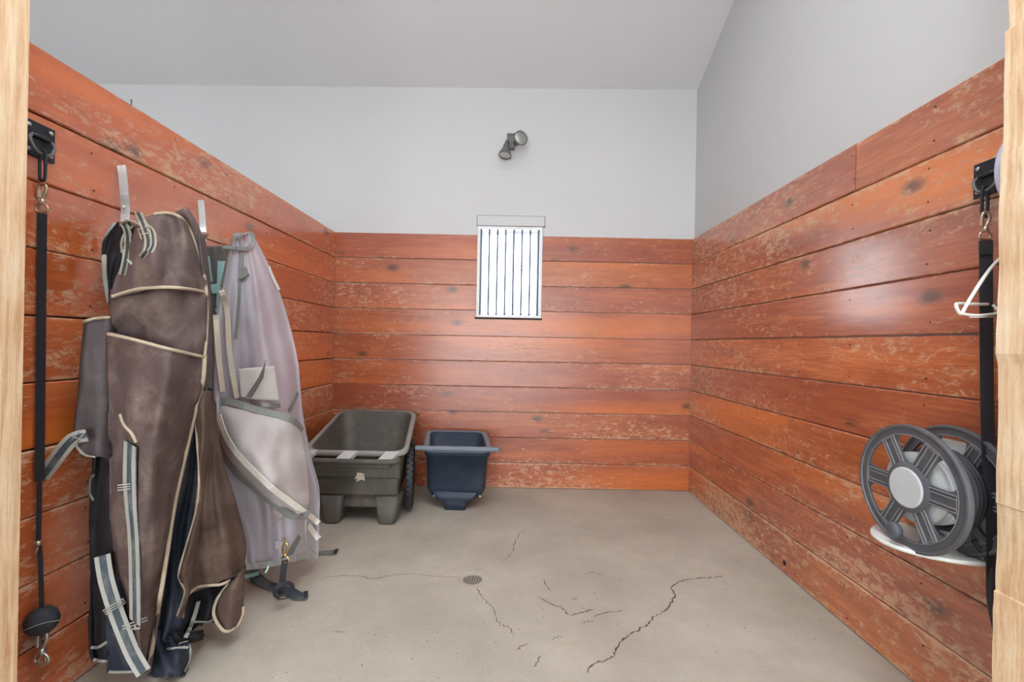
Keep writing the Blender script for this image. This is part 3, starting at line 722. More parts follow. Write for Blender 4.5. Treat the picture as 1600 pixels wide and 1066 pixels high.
# right
pc = PX(1542, 279, XR)
ring_plate(XR, -1, 1.443, pc.z, 'black tie ring plate bolted on the right plank wall beside the right post')
tie = empty('cross_tie', (1.45, 1.40, 1.6), 'long black cross tie strap hanging on the right wall in front of the hose reel', 'strap')
yr = 1.408
mb = MB(); bull_snap(mb, P(1540, 333, yr), 0.082); mb.build('upper_snap', M['nickel'], tie)
mb = MB(); path = [(1540.5, 376), (1541, 500), (1542.5, 640), (1545, 720), (1550, 790), (1552, 850), (1551.5, 905), (1556, 950), (1563, 985)]
ys = [yr, yr, yr, yr - 0.01, yr - 0.03, yr - 0.03, yr - 0.01, yr, yr]
mb.ribbon(smooth_path([P(x, y, d) for (x, y), d in zip(path, ys)], 5), 0.033, (-0.3, -0.95, 0), 0.003); mb.build('strap', M['webbing'], tie)
mb = MB(); mb.ribbon([P(1540.2, 377, yr - 0.003), P(1540.6, 398, yr - 0.003)], 0.034, (-0.3, -0.95, 0), 0.004); mb.build('strap_fold', M['webbing'], tie)
mb = MB(); mb.tube(smooth_path([Vector((1.455, 1.43, 0.64)), P(1548, 880, 1.40), P(1548, 920, 1.395), P(1551, 950, 1.39), P(1559, 985, 1.39), P(1575, 1015, 1.42), P(1584, 1040, 1.44)], 6), 0.011, 10)
tag(mb.build('hose_end', M['rubber']), 'black rubber hose end hanging below the hose reel beside the right post', 'hose')

# white wire rack by the right post
rk = empty('wire_rack', (1.49, 1.38, 1.32), 'white coated wire rack sticking out beside the right post', 'rack')
yk = 1.36
mb = MB(); mb.tube(smooth_path([P(1592, 380, 1.40), P(1570, 397, 1.39), P(1550, 417, 1.38), P(1531, 443, yk), P(1514, 470, yk), P(1502, 490, yk), P(1496, 484, yk), P(1494, 477, yk), P(1498, 474.5, yk + 0.02), P(1530, 475.5, 1.40), P(1590, 476, 1.44)], 6), 0.0048, 8); mb.build('wire_loop', M['whiteplastic'], rk)
mb = MB(); mb.tube(smooth_path([P(1502, 490, yk), P(1528, 493, yk), P(1568, 489.5, 1.37), P(1600, 488, 1.38)], 6), 0.0042, 8); mb.tube([P(1515, 496, yk), P(1570, 495, 1.37)], 0.002, 6); mb.build('lower_rail', M['whiteplastic'], rk)
mb = MB(); mb.tube([P(1552, 477, 1.39), P(1562, 488, 1.365)], 0.004, 6); mb.tube([P(1556, 490, 1.365), P(1572, 483, 1.40)], 0.004, 6); mb.build('cross_wire', M['whiteplastic'], rk)
# pale plastic dish behind the right post
cp = Vector((1.458, 1.335, P(1565, 264, 1.34).z))
mb = MB(); mb.lathe([(0.001, 0.010), (0.05, 0.008), (0.084, 0.0), (0.094, -0.016), (0.090, -0.018), (0.08, -0.004), (0.05, 0.003), (0.001, 0.004)], axisM(cp, (-0.2, -0.98, 0.0)) @ Matrix.Diagonal((0.43, 1, 1, 1)), 32)
tag(mb.build('plastic_dish', M['lavplastic']), 'pale lavender oval plastic dish edge showing behind the right post beside the tie ring plate', 'dish')

# ================================================================== HANGING HORSE BLANKETS
def crom(pts, n):
    m_ = len(pts); out = []
    for k in range(n):
        t = k / (n - 1) * (m_ - 1); i = min(int(t), m_ - 2); t -= i
        p0 = pts[max(i - 1, 0)]; p1 = pts[i]; p2 = pts[i + 1]; p3 = pts[min(i + 2, m_ - 1)]
        out.append(0.5 * ((2 * p1) + (p2 - p0) * t + (2 * p0 - 5 * p1 + 4 * p2 - p3) * t * t + (3 * p1 - p0 - 3 * p2 + p3) * t ** 3))
    return out
CAM = Vector((0, 0, CAMZ))
def sheet(name, rows, mat, parent, nu=28, nv=60, fold=None, thick=0.008, label=None, wrinkle=1.5):
    """a draped cloth panel through control points (picture x, picture y, depth in metres); fold(u, v) pushes it towards or away from the room"""
    g = [crom([Vector(q) for q in r], nu) for r in rows]
    cols = [crom([g[i][j] for i in range(len(g))], nv) for j in range(nu)]
    pts = [[None] * nu for _ in range(nv)]
    for j in range(nu):
        for i in range(nv):
            q = cols[j][i]; d = q.z
            if fold: d -= fold(j / (nu - 1), i / (nv - 1))
            crumple = mnoise.noise(Vector((q.x * 0.022, q.y * 0.009, len(name) * 1.7))) * 0.016 + mnoise.noise(Vector((q.x * 0.06, q.y * 0.03, len(name) * 3.1))) * 0.006
            d -= crumple * wrinkle
            a, b = ndir(q.x, q.y)
            d = min(d, (XL + 0.012) / a) if a < 0 else d
            if b > 0: d = min(d, (CAMZ - 0.006) / b)
            pts[i][j] = P(q.x, q.y, d)
    nrm = [[None] * nu for _ in range(nv)]
    for i in range(nv):
        for j in range(nu):
            du = pts[i][min(j + 1, nu - 1)] - pts[i][max(j - 1, 0)]; dv = pts[min(i + 1, nv - 1)][j] - pts[max(i - 1, 0)][j]
            n_ = du.cross(dv)
            n_ = n_.normalized() if n_.length > 1e-9 else Vector((0, 1, 0))
            if n_.dot(pts[i][j] - CAM) < 0: n_ = -n_
            nrm[i][j] = n_
    vs = [pts[i][j] for i in range(nv) for j in range(nu)]
    back = [pts[i][j] + nrm[i][j] * thick for i in range(nv) for j in range(nu)]
    for q in back:
        q.x = max(q.x, XL + 0.004) ; q.z = max(q.z, 0.002)
    fs = []; o = nu * nv
    for i in range(nv - 1):
        for j in range(nu - 1):
            a = i * nu + j; fs.append((a, a + 1, a + nu + 1, a + nu)); fs.append((o + a, o + a + nu, o + a + nu + 1, o + a + 1))
    for i in range(nv - 1):
        for j in (0, nu - 1):
            a = i * nu + j; fs.append((a, a + nu, o + a + nu, o + a))
    for j in range(nu - 1):
        for i in (0, nv - 1):
            a = i * nu + j; fs.append((a, a + 1, o + a + 1, o + a))
    mb = MB(); mb.add(vs + back, fs, True); ob = mb.build(name, mat, parent)
    if label: ob['label'] = label
    tree = BVHTree.FromPolygons(vs, [f for f in fs if max(f) < o])
    return ob, tree
def pin(px, py, trees, off=0.004, fb=1.6):
    a, b = ndir(px, py); d = Vector((a, 1, -b)).normalized(); best = None
    for t in trees:
        h_ = t.ray_cast(CAM, d)
        if h_[0] is not None and (best is None or h_[3] < best): best = h_[3]
    if best is None: return P(px, py, fb)
    return CAM + d * (best - off)
def dens(pts, k=5):
    return [(q.x, q.y) for q in smooth_path([Vector((x, y, 0)) for x, y in pts], k)]
def pinned(pts, trees, off, k=5, normals=False):
    """picture polyline -> points lying on the cloth; gaps take the nearest found depth"""
    pp = dens(pts, k); out = []
    for x, y in pp:
        a, b = ndir(x, y); d = Vector((a, 1, -b)).normalized(); best = None; bn = None
        for t in trees:
            h_ = t.ray_cast(CAM, d)
            if h_[0] is not None and (best is None or h_[3] < best):
                best = h_[3]; bn = h_[1] if h_[1].dot(d) < 0 else -h_[1]
        out.append((d, best, bn))
    good = [i for i, q in enumerate(out) if q[1] is not None]
    hs = []; ns = []
    for i, (d, h_, n_) in enumerate(out):
        if h_ is None:
            j = min(good, key=lambda g_: abs(g_ - i)) if good else None
            h_ = out[j][1] if j is not None else 2.0; n_ = out[j][2] if j is not None else Vector(FACE)
        hs.append(h_); ns.append(n_)
    m_ = len(hs)
    for _ in range(2): hs = [min(hs[i], (hs[max(i - 1, 0)] + hs[i] + hs[min(i + 1, m_ - 1)]) / 3 + 0.002) for i in range(m_)]
    for _ in range(3): ns = [(ns[max(i - 1, 0)] + ns[i] + ns[min(i + 1, m_ - 1)]).normalized() for i in range(m_)]
    mean = sum(ns, Vector()).normalized(); ns = [(mean * 0.8 + n_ * 0.2).normalized() for n_ in ns]
    res = [CAM + q[0] * (h_ - off) for q, h_ in zip(out, hs)]
    return (res, ns) if normals else res
FACE = (0.55, -0.83, 0.0)
def piping(pts, trees, parent, mat='piping', r=0.0055, name='piping', off=0.002):
    mb = MB(); mb.tube(pinned(pts, trees, off), r, 7); return mb.build(name, M[mat], parent)
FACE = (0.55, -0.83, 0.0)
def strap_on(pts, trees, parent, width, mat, name='strap', off=0.006, t=0.003, nrm=FACE):
    c_, ns = pinned(pts, trees, off, normals=True); mb = MB(); mb.ribbon(c_, width, ns, t); return mb.build(name, M[mat], parent)
def edged_strap(pts, trees, parent, width, off=0.008, fb=None, name='strap', mat='strapblue', edge='stitch'):
    if trees: c_, ns = pinned(pts, trees, off, normals=True)
    else: c_ = [P(x, y, fb) for x, y in dens(pts)]; ns = [Vector(FACE)] * len(c_)
    mb = MB(); mb.ribbon(c_, width, ns, 0.003); so = mb.build(name, M[mat], parent)
    for sg in (-1, 1):
        e_ = []
        for i in range(len(c_)):
            tg = (c_[min(i + 1, len(c_) - 1)] - c_[max(i - 1, 0)]).normalized(); sd = tg.cross(ns[i]).normalized()
            e_.append(c_[i] + sd * sg * width * 0.36 + sd.cross(tg).normalized() * 0.002)
        mb = MB(); mb.ribbon(e_, width * 0.28, ns, 0.0025); mb.build('edge_binding', M[edge], so)
    return so, c_
def buckle(center, w_, h_, parent, mat='nickel', rot=0.0, r=0.0022, bar=True):
    n_ = Vector(FACE).normalized(); sd = Vector((0, 0, 1)).cross(n_).normalized(); up = n_.cross(sd) * -1
    up = Vector((0, 0, 1)); a_ = sd * math.cos(rot) + up * math.sin(rot); b_ = -sd * math.sin(rot) + up * math.cos(rot)
    c_ = Vector(center)
    mb = MB(); mb.tube([c_ + a_ * x * w_ / 2 + b_ * y * h_ / 2 for x, y in ((-1, -1), (1, -1), (1, 1), (-1, 1))], r, 6, closed=True)
    if bar: mb.tube([c_ - a_ * w_ / 2, c_ + a_ * w_ / 2], r * 0.8, 6)
    return mb.build('buckle', M[mat], parent)

# ---- chrome hooks on the partition
def blanket_hook(pts, arm, label):
    e = empty('blanket_hook', (XL, 1.9, 1.8), label, 'hook', 'chrome blanket hooks')
    mb = MB(); mb.ribbon(smooth_path(pts, 5), 0.026, (0.35, -0.94, 0), 0.006); mb.build('bracket', M['chrome'], e)
    for q in (0.25, 0.75):
        c_ = pts[0].lerp(pts[-1], q); mb = MB(); mb.lathe([(0.006, 0), (0.006, 0.003), (0.001, 0.005)], axisM(c_ + Vector((0.002, -0.004, 0)), (0.35, -0.94, 0)), 10); mb.build('rivet', M['zinc'], e)
    mb = MB(); mb.tube(smooth_path(arm, 5), 0.009, 10); mb.build('arm', M['zinc'], e)
hk = [PX(190, 259, XL + 0.02), PX(192, 275, XL + 0.035), PX(194, 300, XL + 0.045), PX(196, 325, XL + 0.04), PX(195.5, 347, XL + 0.05)]
blanket_hook(hk, [hk[-1] + Vector((0, 0.01, 0.01)), P(204, 350, 1.68), P(224, 352, 1.62), P(240, 350, 1.60)], 'chrome blanket hook above the brown blanket, nearer the left post')
hk2 = [PX(314, 313, XL + 0.02), PX(315.5, 330, XL + 0.03), PX(317, 352, XL + 0.04), PX(317.5, 376, XL + 0.04)]
blanket_hook(hk2, [hk2[-1] + Vector((0, 0, 0.015)), P(322, 366, 2.05), P(312, 366, 1.9), P(303, 368, 1.75)], 'chrome blanket hook between the brown blanket and the fly sheet')

# ---- brown turnout blanket
bl = empty('horse_blanket', (-1.25, 1.6, 0.05), 'brown canvas horse blanket with beige piping hanging folded on the left wall', 'blanket')
fA = lambda u, v: 0.018 * sin(PI2 * (1.4 * u + 0.25 + 0.4 * v)) * (0.4 + 0.6 * v) + 0.008 * sin(PI2 * (3.1 * u + 1.2 * v)) + 0.006 * sin(PI2 * (2.3 * v + u))
lower, tL = sheet('lower_panel', [
    [(165, 518, 1.53), (205, 527, 1.46), (262, 542, 1.47), (320, 556, 1.60)],
    [(167, 575, 1.53), (208, 580, 1.45), (262, 588, 1.45), (317, 596, 1.60)],
    [(170, 640, 1.53), (210, 642, 1.45), (256, 645, 1.45), (304, 650, 1.60)],
    [(171, 700, 1.54), (206, 702, 1.46), (250, 705, 1.46), (291, 706, 1.60)],
    [(171, 780, 1.55), (204, 782, 1.47), (242, 786, 1.47), (273, 788, 1.60)],
    [(173, 860, 1.56), (202, 862, 1.49), (234, 864, 1.49), (261, 866, 1.60)],
    [(184, 945, 1.58), (206, 946, 1.52), (228, 947, 1.52), (248, 948, 1.60)],
    [(204, 1010, 1.59), (216, 1010, 1.56), (227, 1010, 1.56), (238, 1010, 1.61)],
    [(224, 1052, 1.61), (226, 1052, 1.60), (228, 1052, 1.60), (231, 1052, 1.61)]], M['brown'], bl, 34, 90, fA)
fB = lambda u, v: 0.014 * sin(PI2 * (1.2 * u + 0.1)) + 0.014 * sin(PI2 * (0.9 * v + 0.6 * u)) + 0.006 * sin(PI2 * (3 * u + 2 * v))
middle, tM = sheet('middle_panel', [
    [(172, 452, 1.60), (210, 448, 1.56), (262, 446, 1.53), (323, 452, 1.65)],
    [(171, 485, 1.57), (210, 486, 1.52), (262, 488, 1.48), (323, 492, 1.63)],
    [(170, 515, 1.57), (210, 520, 1.55), (262, 526, 1.50), (322, 530, 1.63)],
    [(174, 545, 1.58), (214, 555, 1.56), (262, 565, 1.52), (320, 575, 1.63)]], M['brown'], bl, 30, 30, fB)
fC = lambda u, v: 0.03 * sin(PI2 * (1.3 * u - 0.7 * v + 0.15)) * (1 - 0.5 * v) + 0.012 * sin(PI2 * (2.6 * u + 0.5 * v))
upper, tU = sheet('upper_panel', [
    [(212, 352, 1.60), (232, 338, 1.57), (252, 333, 1.58), (272, 334, 1.62), (290, 345, 1.66)],
    [(204, 378, 1.58), (228, 372, 1.53), (256, 368, 1.52), (284, 368, 1.56), (303, 378, 1.64)],
    [(192, 405, 1.56), (224, 402, 1.50), (256, 400, 1.49), (290, 402, 1.53), (312, 410, 1.63)],
    [(180, 435, 1.55), (218, 432, 1.49), (256, 430, 1.47), (294, 432, 1.52), (320, 438, 1.62)],
    [(172, 468, 1.54), (215, 456, 1.49), (256, 452, 1.47), (294, 454, 1.52), (323, 460, 1.62)]], M['brown'], bl, 34, 34, fC)
# neck edge hanging behind, with its grey binding
neck, tN = sheet('neck_edge', [
    [(180, 350, 1.70), (196, 346, 1.68), (216, 346, 1.66)],
    [(166, 372, 1.68), (186, 372, 1.66), (212, 374, 1.64)],
    [(163, 400, 1.66), (182, 402, 1.65), (204, 404, 1.62)],
    [(164, 435, 1.65), (178, 438, 1.63), (196, 440, 1.61)],
    [(171, 474, 1.63), (180, 476, 1.62), (192, 478, 1.60)]], M['blackfab'], bl, 16, 24, lambda u, v: 0.01 * sin(PI2 * (2 * u + v)))
peak, tP = sheet('folded_corner', [
    [(268, 336, 1.68), (284, 326, 1.66), (292, 322, 1.68)],
    [(276, 345, 1.67), (294, 338, 1.65), (305, 342, 1.70)],
    [(288, 362, 1.67), (304, 358, 1.66), (315, 364, 1.72)],
    [(300, 385, 1.66), (312, 384, 1.66), (320, 388, 1.72)],
    [(312, 425, 1.66), (320, 425, 1.66), (325, 428, 1.72)]], M['brown'], bl, 14, 24)
side, tS = sheet('side_fold', [
    [(312, 368, 1.66), (318, 368, 1.74), (321, 372, 1.86)],
    [(320, 440, 1.64), (326, 440, 1.74), (329, 440, 1.88)],
    [(321, 520, 1.63), (327, 520, 1.74), (331, 520, 1.88)],
    [(318, 575, 1.62), (326, 580, 1.72), (332, 584, 1.86)],
    [(312, 615, 1.62), (322, 622, 1.70), (331, 626, 1.80)]], M['plum'], bl, 14, 40, lambda u, v: 0.01 * sin(PI2 * (1.5 * v + u)))
fL = lambda u, v: 0.025 * sin(PI2 * (1.2 * u + 0.6 * v)) + 0.012 * sin(PI2 * (2.7 * u - v))
lining, tLi = sheet('lining', [
    [(312, 600, 1.66), (322, 604, 1.68), (331, 610, 1.72)],
    [(300, 670, 1.66), (312, 672, 1.70), (328, 676, 1.76)],
    [(282, 740, 1.65), (302, 744, 1.70), (320, 748, 1.77)],
    [(266, 810, 1.64), (288, 814, 1.69), (310, 818, 1.77)],
    [(256, 880, 1.64), (278, 884, 1.69), (300, 888, 1.77)],
    [(244, 950, 1.64), (270, 954, 1.67), (298, 960, 1.74)],
    [(234, 1010, 1.64), (256, 1000, 1.66), (286, 990, 1.71)]], M['navy'], bl, 22, 60, fL)
inner, tI = sheet('inner_fold', [
    [(318, 612, 1.62), (325, 610, 1.60), (331, 612, 1.66)],
    [(306, 640, 1.62), (318, 640, 1.60), (331, 642, 1.68)],
    [(308, 690, 1.64), (318, 690, 1.62), (328, 692, 1.69)],
    [(311, 735, 1.65), (316, 735, 1.64), (322, 736, 1.69)],
    [(308, 790, 1.65), (311, 790, 1.64), (316, 792, 1.69)],
    [(292, 850, 1.65), (300, 850, 1.63), (308, 852, 1.69)],
    [(279, 898, 1.65), (288, 900, 1.63), (300, 902, 1.69)],
    [(289, 925, 1.66), (292, 926, 1.65), (297, 928, 1.69)],
    [(277, 962, 1.66), (280, 966, 1.65), (284, 966, 1.67)]], M['brown2'], bl, 14, 70, lambda u, v: 0.008 * sin(PI2 * (3 * v + u)))
TA = [tL, tM, tU]
piping([(168, 522), (205, 530), (262, 545), (319, 558)], [tL], bl, off=0.005)
piping([(174, 464), (196, 457), (222, 451), (262, 449), (296, 452), (321, 457)], [tU], bl, off=0.006)
piping([(240, 335), (262, 333), (282, 340), (296, 358), (306, 385), (313, 410), (320, 436), (323, 460)], TA + [tP, tS], bl)
piping([(323, 460), (324, 490), (322, 530), (320, 556)], TA + [tS], bl)
piping([(320, 556), (317, 596), (304, 650), (291, 706), (273, 788), (261, 866), (248, 948), (238, 1010), (230, 1050)], [tL], bl, r=0.007)
piping([(180, 350), (166, 372), (163, 400), (164, 435), (171, 474)], [tN], bl, 'stitch', 0.008)
piping([(210, 352), (195, 366), (190, 384), (196, 402), (206, 412)], [tN, tU], bl, 'stitch', 0.005)
piping([(318, 612), (306, 640), (308, 690), (311, 735), (308, 790), (292, 850), (279, 898), (289, 925), (277, 962)], [tI], bl, r=0.004)
piping([(188, 648), (194, 664), (206, 678), (213, 692)], [tL], bl, r=0.005)
# belly straps with buckles
so, c_ = edged_strap([(204, 694), (203, 740), (205, 790), (209, 840), (211, 900), (212, 972)], [tL], bl, 0.060, off=0.018, name='belly_strap')
buckle(pin(205, 760, [tL], 0.018), 0.066, 0.016, bl, 'stitch')
bk = pin(211, 974, [tL], 0.018)
buckle(bk, 0.064, 0.010, bl, 'stitch', 0.15, bar=False)
mb = MB(); mb.tube([bk + Vector((0.0, 0, -0.003)), bk + Vector((0.002, 0, -0.018))], 0.003, 6); mb.tube([bk + Vector((-0.014, 0, -0.02)), bk + Vector((0.016, 0, -0.016))], 0.0035, 6); mb.build('hook_end', M['stitch'], bl)
so, c_ = edged_strap([(160, 868), (166, 905), (178, 946), (192, 984), (208, 1022), (225, 1051)], None, bl, 0.041, fb=1.515, name='leg_strap')
buckle(P(179, 948, 1.505), 0.056, 0.016, bl, 'stitch', 0.45)
# chest straps hanging from the hook
def chest_strap(pts, fb, w_=0.022):
    c2_ = pinned(pts, [tU, tN], fb)
    mb = MB(); mb.ribbon(c2_, w_, FACE, 0.003); o_ = mb.build('chest_strap', M['chest'], bl)
    mb = MB(); mb.ribbon([q - Vector((0, 0.0022, 0)) for q in c2_], w_ * 0.36, FACE, 0.002); mb.build('dark_stripe', M['webbing'], o_); return c2_
chest_strap([(192, 348), (199, 362), (200, 385), (196, 412), (192, 430)], 0.014)
buckle(pin(199, 387, [tU, tN], 0.022), 0.034, 0.038, bl, 'nickel')
chest_strap([(216, 332), (222, 345), (227, 358), (232, 374), (231, 390), (222, 403)], 0.014)
chest_strap([(228, 352), (238, 362), (240, 382), (234, 394)], 0.008, 0.016)
buckle(pin(227, 365, [tU, tN], 0.022), 0.030, 0.034, bl, 'nickel', 0.3)
mb = MB(); mb.tube(smooth_path([pin(188, 353, [tU, tN], 0.01), P(200, 345, 1.63), pin(216, 350, [tU, tN], 0.012), pin(228, 357, [tU, tN], 0.012)], 6), 0.005, 7); mb.build('hanging_loop', M['chest'], bl)

# ---- second brown blanket hanging behind, its rounded flap near the floor
b2 = empty('horse_blanket', (-1.2, 1.85, 0.08), 'worn russet-brown horse blanket with a rounded piped flap, behind the piped brown blanket', 'blanket')
panel, tB = sheet('panel', [
    [(322, 610, 1.86), (330, 618, 1.87), (338, 630, 1.94)],
    [(322, 660, 1.84), (330, 662, 1.84), (340, 668, 1.94)],
    [(318, 720, 1.80), (334, 722, 1.80), (352, 728, 1.93)],
    [(308, 780, 1.76), (334, 782, 1.77), (370, 788, 1.93)],
    [(298, 840, 1.74), (336, 842, 1.75), (384, 846, 1.93)],
    [(290, 890, 1.73), (334, 886, 1.75), (383, 878, 1.93)],
    [(292, 930, 1.73), (334, 914, 1.76), (381, 890, 1.93)]], M['brown2'], b2, 28, 60,
    lambda u, v: 0.02 * sin(PI2 * (1.3 * u + 0.3 * v)) * (0.3 + v) + 0.008 * sin(PI2 * (2.9 * u - v)))
flap, tF = sheet('rounded_flap', [
    [(368, 902, 1.86), (376, 896, 1.87), (383, 888, 1.90)],
    [(350, 922, 1.83), (366, 918, 1.84), (382, 912, 1.88)],
    [(338, 940, 1.82), (360, 938, 1.82), (381, 934, 1.86)],
    [(334, 960, 1.81), (358, 960, 1.81), (380, 958, 1.85)],
    [(343, 979, 1.80), (358, 981, 1.81), (373, 976, 1.84)],
    [(353, 986, 1.80), (357, 987, 1.81), (362, 985, 1.82)]], M['brown2'], b2, 18, 30, lambda u, v: 0.015 * sin(math.pi * u))
under, tUn = sheet('black_underside', [
    [(288, 920, 1.79), (330, 912, 1.82), (372, 900, 1.88)],
    [(284, 950, 1.77), (320, 942, 1.80), (352, 930, 1.86)],
    [(280, 975, 1.75), (312, 968, 1.79), (340, 965, 1.85)],
    [(284, 992, 1.74), (316, 975, 1.80), (334, 970, 1.84)]], M['blackfab'], b2, 20, 24, fL)
piping([(293, 930), (308, 918), (328, 915), (347, 913), (366, 902), (381, 889)], [tB], b2)
piping([(366, 902), (350, 921), (338, 939), (334, 960), (343, 979), (354, 987), (369, 980), (379, 962), (380, 948)], [tF], b2, r=0.006)
piping([(300, 972), (320, 972), (338, 967)], [tUn], b2, 'stitch', 0.004)

# ---- navy heap of leg straps and lining on the floor
b3 = empty('blanket_liner', (-1.15, 1.65, 0), 'navy blanket liner crumpled on the floor below the brown blanket', 'blanket')
low, tLo = sheet('liner_body', [
    [(236, 985, 1.66), (256, 985, 1.66), (276, 990, 1.68), (294, 1004, 1.70)],
    [(234, 1010, 1.64), (256, 1010, 1.63), (276, 1012, 1.64), (298, 1014, 1.68)],
    [(231, 1032, 1.63), (252, 1032, 1.61), (274, 1032, 1.62), (297, 1034, 1.66)],
    [(230, 1056, 1.62), (250, 1058, 1.61), (272, 1058, 1.61), (289, 1056, 1.64)]], M['navy'], b3, 24, 24, fL)
roll, tR = sheet('rolled_edge', [
    [(268, 976, 1.70), (286, 988, 1.70), (304, 986, 1.74), (317, 984, 1.80)],
    [(268, 990, 1.66), (286, 998, 1.66), (304, 994, 1.70), (318, 993, 1.76)],
    [(268, 1004, 1.68), (286, 1006, 1.68), (304, 1004, 1.74), (317, 1000, 1.80)]], M['blackfab'], b3, 22, 16, lambda u, v: 0.012 * sin(PI2 * 2 * u))
piping([(261, 1014), (276, 1013), (294, 1012)], [tLo], b3, 'stitch', 0.004)
piping([(296, 1008), (297, 1030), (288, 1050)], [tLo], b3, 'stitch', 0.004)
strap_on([(310, 940), (304, 962), (296, 984), (290, 996)], [tUn, tR, tLo, tLi], b3, 0.014, 'stitch', off=0.02)
buckle(pin(263, 996, [tR, tLo], 0.012), 0.022, 0.026, b3, 'zinc')
buckle(pin(287, 1007, [tR, tLo], 0.014), 0.026, 0.016, b3, 'zinc', bar=False)

# ---- plum-grey flap at the left and the black blanket under it
b4 = empty('horse_blanket', (-1.44, 1.55, 0.12), 'black and navy horse blanket hanging closest to the plank wall, left of the brown blanket', 'blanket')
blk, tK = sheet('black_panel', [
    [(146, 690, 1.58), (160, 692, 1.56), (190, 694, 1.60)],
    [(141, 765, 1.58), (158, 766, 1.55), (192, 768, 1.60)],
    [(139, 820, 1.58), (158, 822, 1.55), (194, 824, 1.60)],
    [(141, 905, 1.58), (158, 906, 1.55), (196, 908, 1.60)],
    [(143, 1005, 1.58), (160, 1008, 1.56), (196, 1010, 1.61)],
    [(148, 1031, 1.58), (160, 1034, 1.57), (180, 1036, 1.61)]], M['blackfab'], b4, 18, 50, lambda u, v: 0.015 * sin(PI2 * (1.5 * u + 0.4 * v)))
nav, tV = sheet('navy_hem', [
    [(166, 880, 1.575), (182, 882, 1.56), (196, 884, 1.58)],
    [(165, 950, 1.575), (184, 952, 1.555), (204, 954, 1.59)],
    [(166, 1005, 1.575), (190, 1008, 1.56), (216, 1010, 1.60)],
    [(170, 1052, 1.58), (196, 1052, 1.57), (222, 1050, 1.60)]], M['navy'], b4, 18, 36, lambda u, v: 0.012 * sin(PI2 * (1.5 * u + 0.4 * v)))
piping([(144, 1012), (155, 1011), (166, 1004)], [tK, tV], b4, 'stitch', 0.005, off=0.004)
piping([(148, 1031), (158, 1033), (168, 1033)], [tK, tV], b4, 'stitch', 0.005, off=0.004)
piping([(170, 1050), (196, 1050), (220, 1048)], [tV], b4, 'stitch', 0.005)
piping([(147, 742), (142, 750), (141, 770), (146, 782)], [tK], b4, 'greybind', 0.004)
b5 = empty('horse_blanket', (-1.44, 1.5, 0.9), 'plum-grey horse blanket edge with a dangling pale-edged strap end, left of the brown blanket', 'blanket')
pl, tD = sheet('panel', [
    [(131, 503, 1.55), (148, 498, 1.52), (185, 494, 1.58)],
    [(125, 560, 1.54), (146, 558, 1.50), (188, 556, 1.58)],
    [(121, 620, 1.53), (146, 620, 1.49), (190, 620, 1.58)],
    [(115, 672, 1.52), (146, 674, 1.49), (192, 674, 1.58)],
    [(122, 700, 1.52), (148, 708, 1.49), (192, 712, 1.58)],
    [(132, 712, 1.52), (150, 714, 1.50), (190, 716, 1.58)]], M['plum'], b5, 20, 40, lambda u, v: 0.012 * sin(PI2 * (1.6 * u + 0.3 * v)))
piping([(131, 503), (148, 498), (172, 496)], [tD], b5, 'piping')
piping([(116, 690), (122, 701), (133, 711), (150, 714)], [tD], b5, 'stitch', 0.004)
edged_strap([(136, 680), (118, 684), (104, 696), (84, 722), (66, 746)], None, b5, 0.040, fb=1.47, name='strap_end')
mb = MB()
for a_, b_ in (((112, 682), (134, 690)), ((134, 674), (116, 696)), ((110, 690), (124, 674))): mb.tube([P(*a_, 1.463), P(*b_, 1.463)], 0.0014, 5)
mb.build('cross_stitching', M['stitch'], b5)

# ---- teal-striped liner behind the fly sheet
b6 = empty('stable_rug', (-1.42, 2.25, 0.1), 'taupe stable rug with teal stripes half hidden behind the fly sheet', 'blanket')
tp, tT = sheet('panel', [
    [(318, 386, 2.22), (345, 384, 2.30), (376, 386, 2.42)],
    [(322, 460, 2.20), (350, 460, 2.28), (392, 462, 2.44)],
    [(326, 560, 2.18), (356, 560, 2.26), (398, 562, 2.46)],
    [(328, 680, 2.16), (360, 682, 2.24), (400, 684, 2.46)],
    [(340, 800, 2.16), (366, 802, 2.23), (402, 804, 2.40)],
    [(366, 900, 2.14), (384, 902, 2.18), (406, 898, 2.26)]], M['taupe'], b6, 24, 60, lambda u, v: 0.015 * sin(PI2 * (2.2 * u + 0.2 * v)))
for pts, w_ in (([(324, 400), (327, 420), (330, 440)], 0.03), ([(346, 408), (345, 440), (344, 480), (344, 500)], 0.035), ([(330, 452), (352, 450), (376, 456)], 0.045), ([(338, 488), (356, 482), (374, 486)], 0.03), ([(366, 420), (368, 450), (372, 480)], 0.03)):
    strap_on(pts, [tT], b6, w_, 'teal', 'teal_stripe', 0.006, 0.002)
piping([(366, 898), (384, 901), (404, 896)], [tT], b6, 'teal', 0.010)
piping([(420, 884), (417, 892), (414, 895)], [tT], b6, 'teal', 0.003, name='hem_loop')

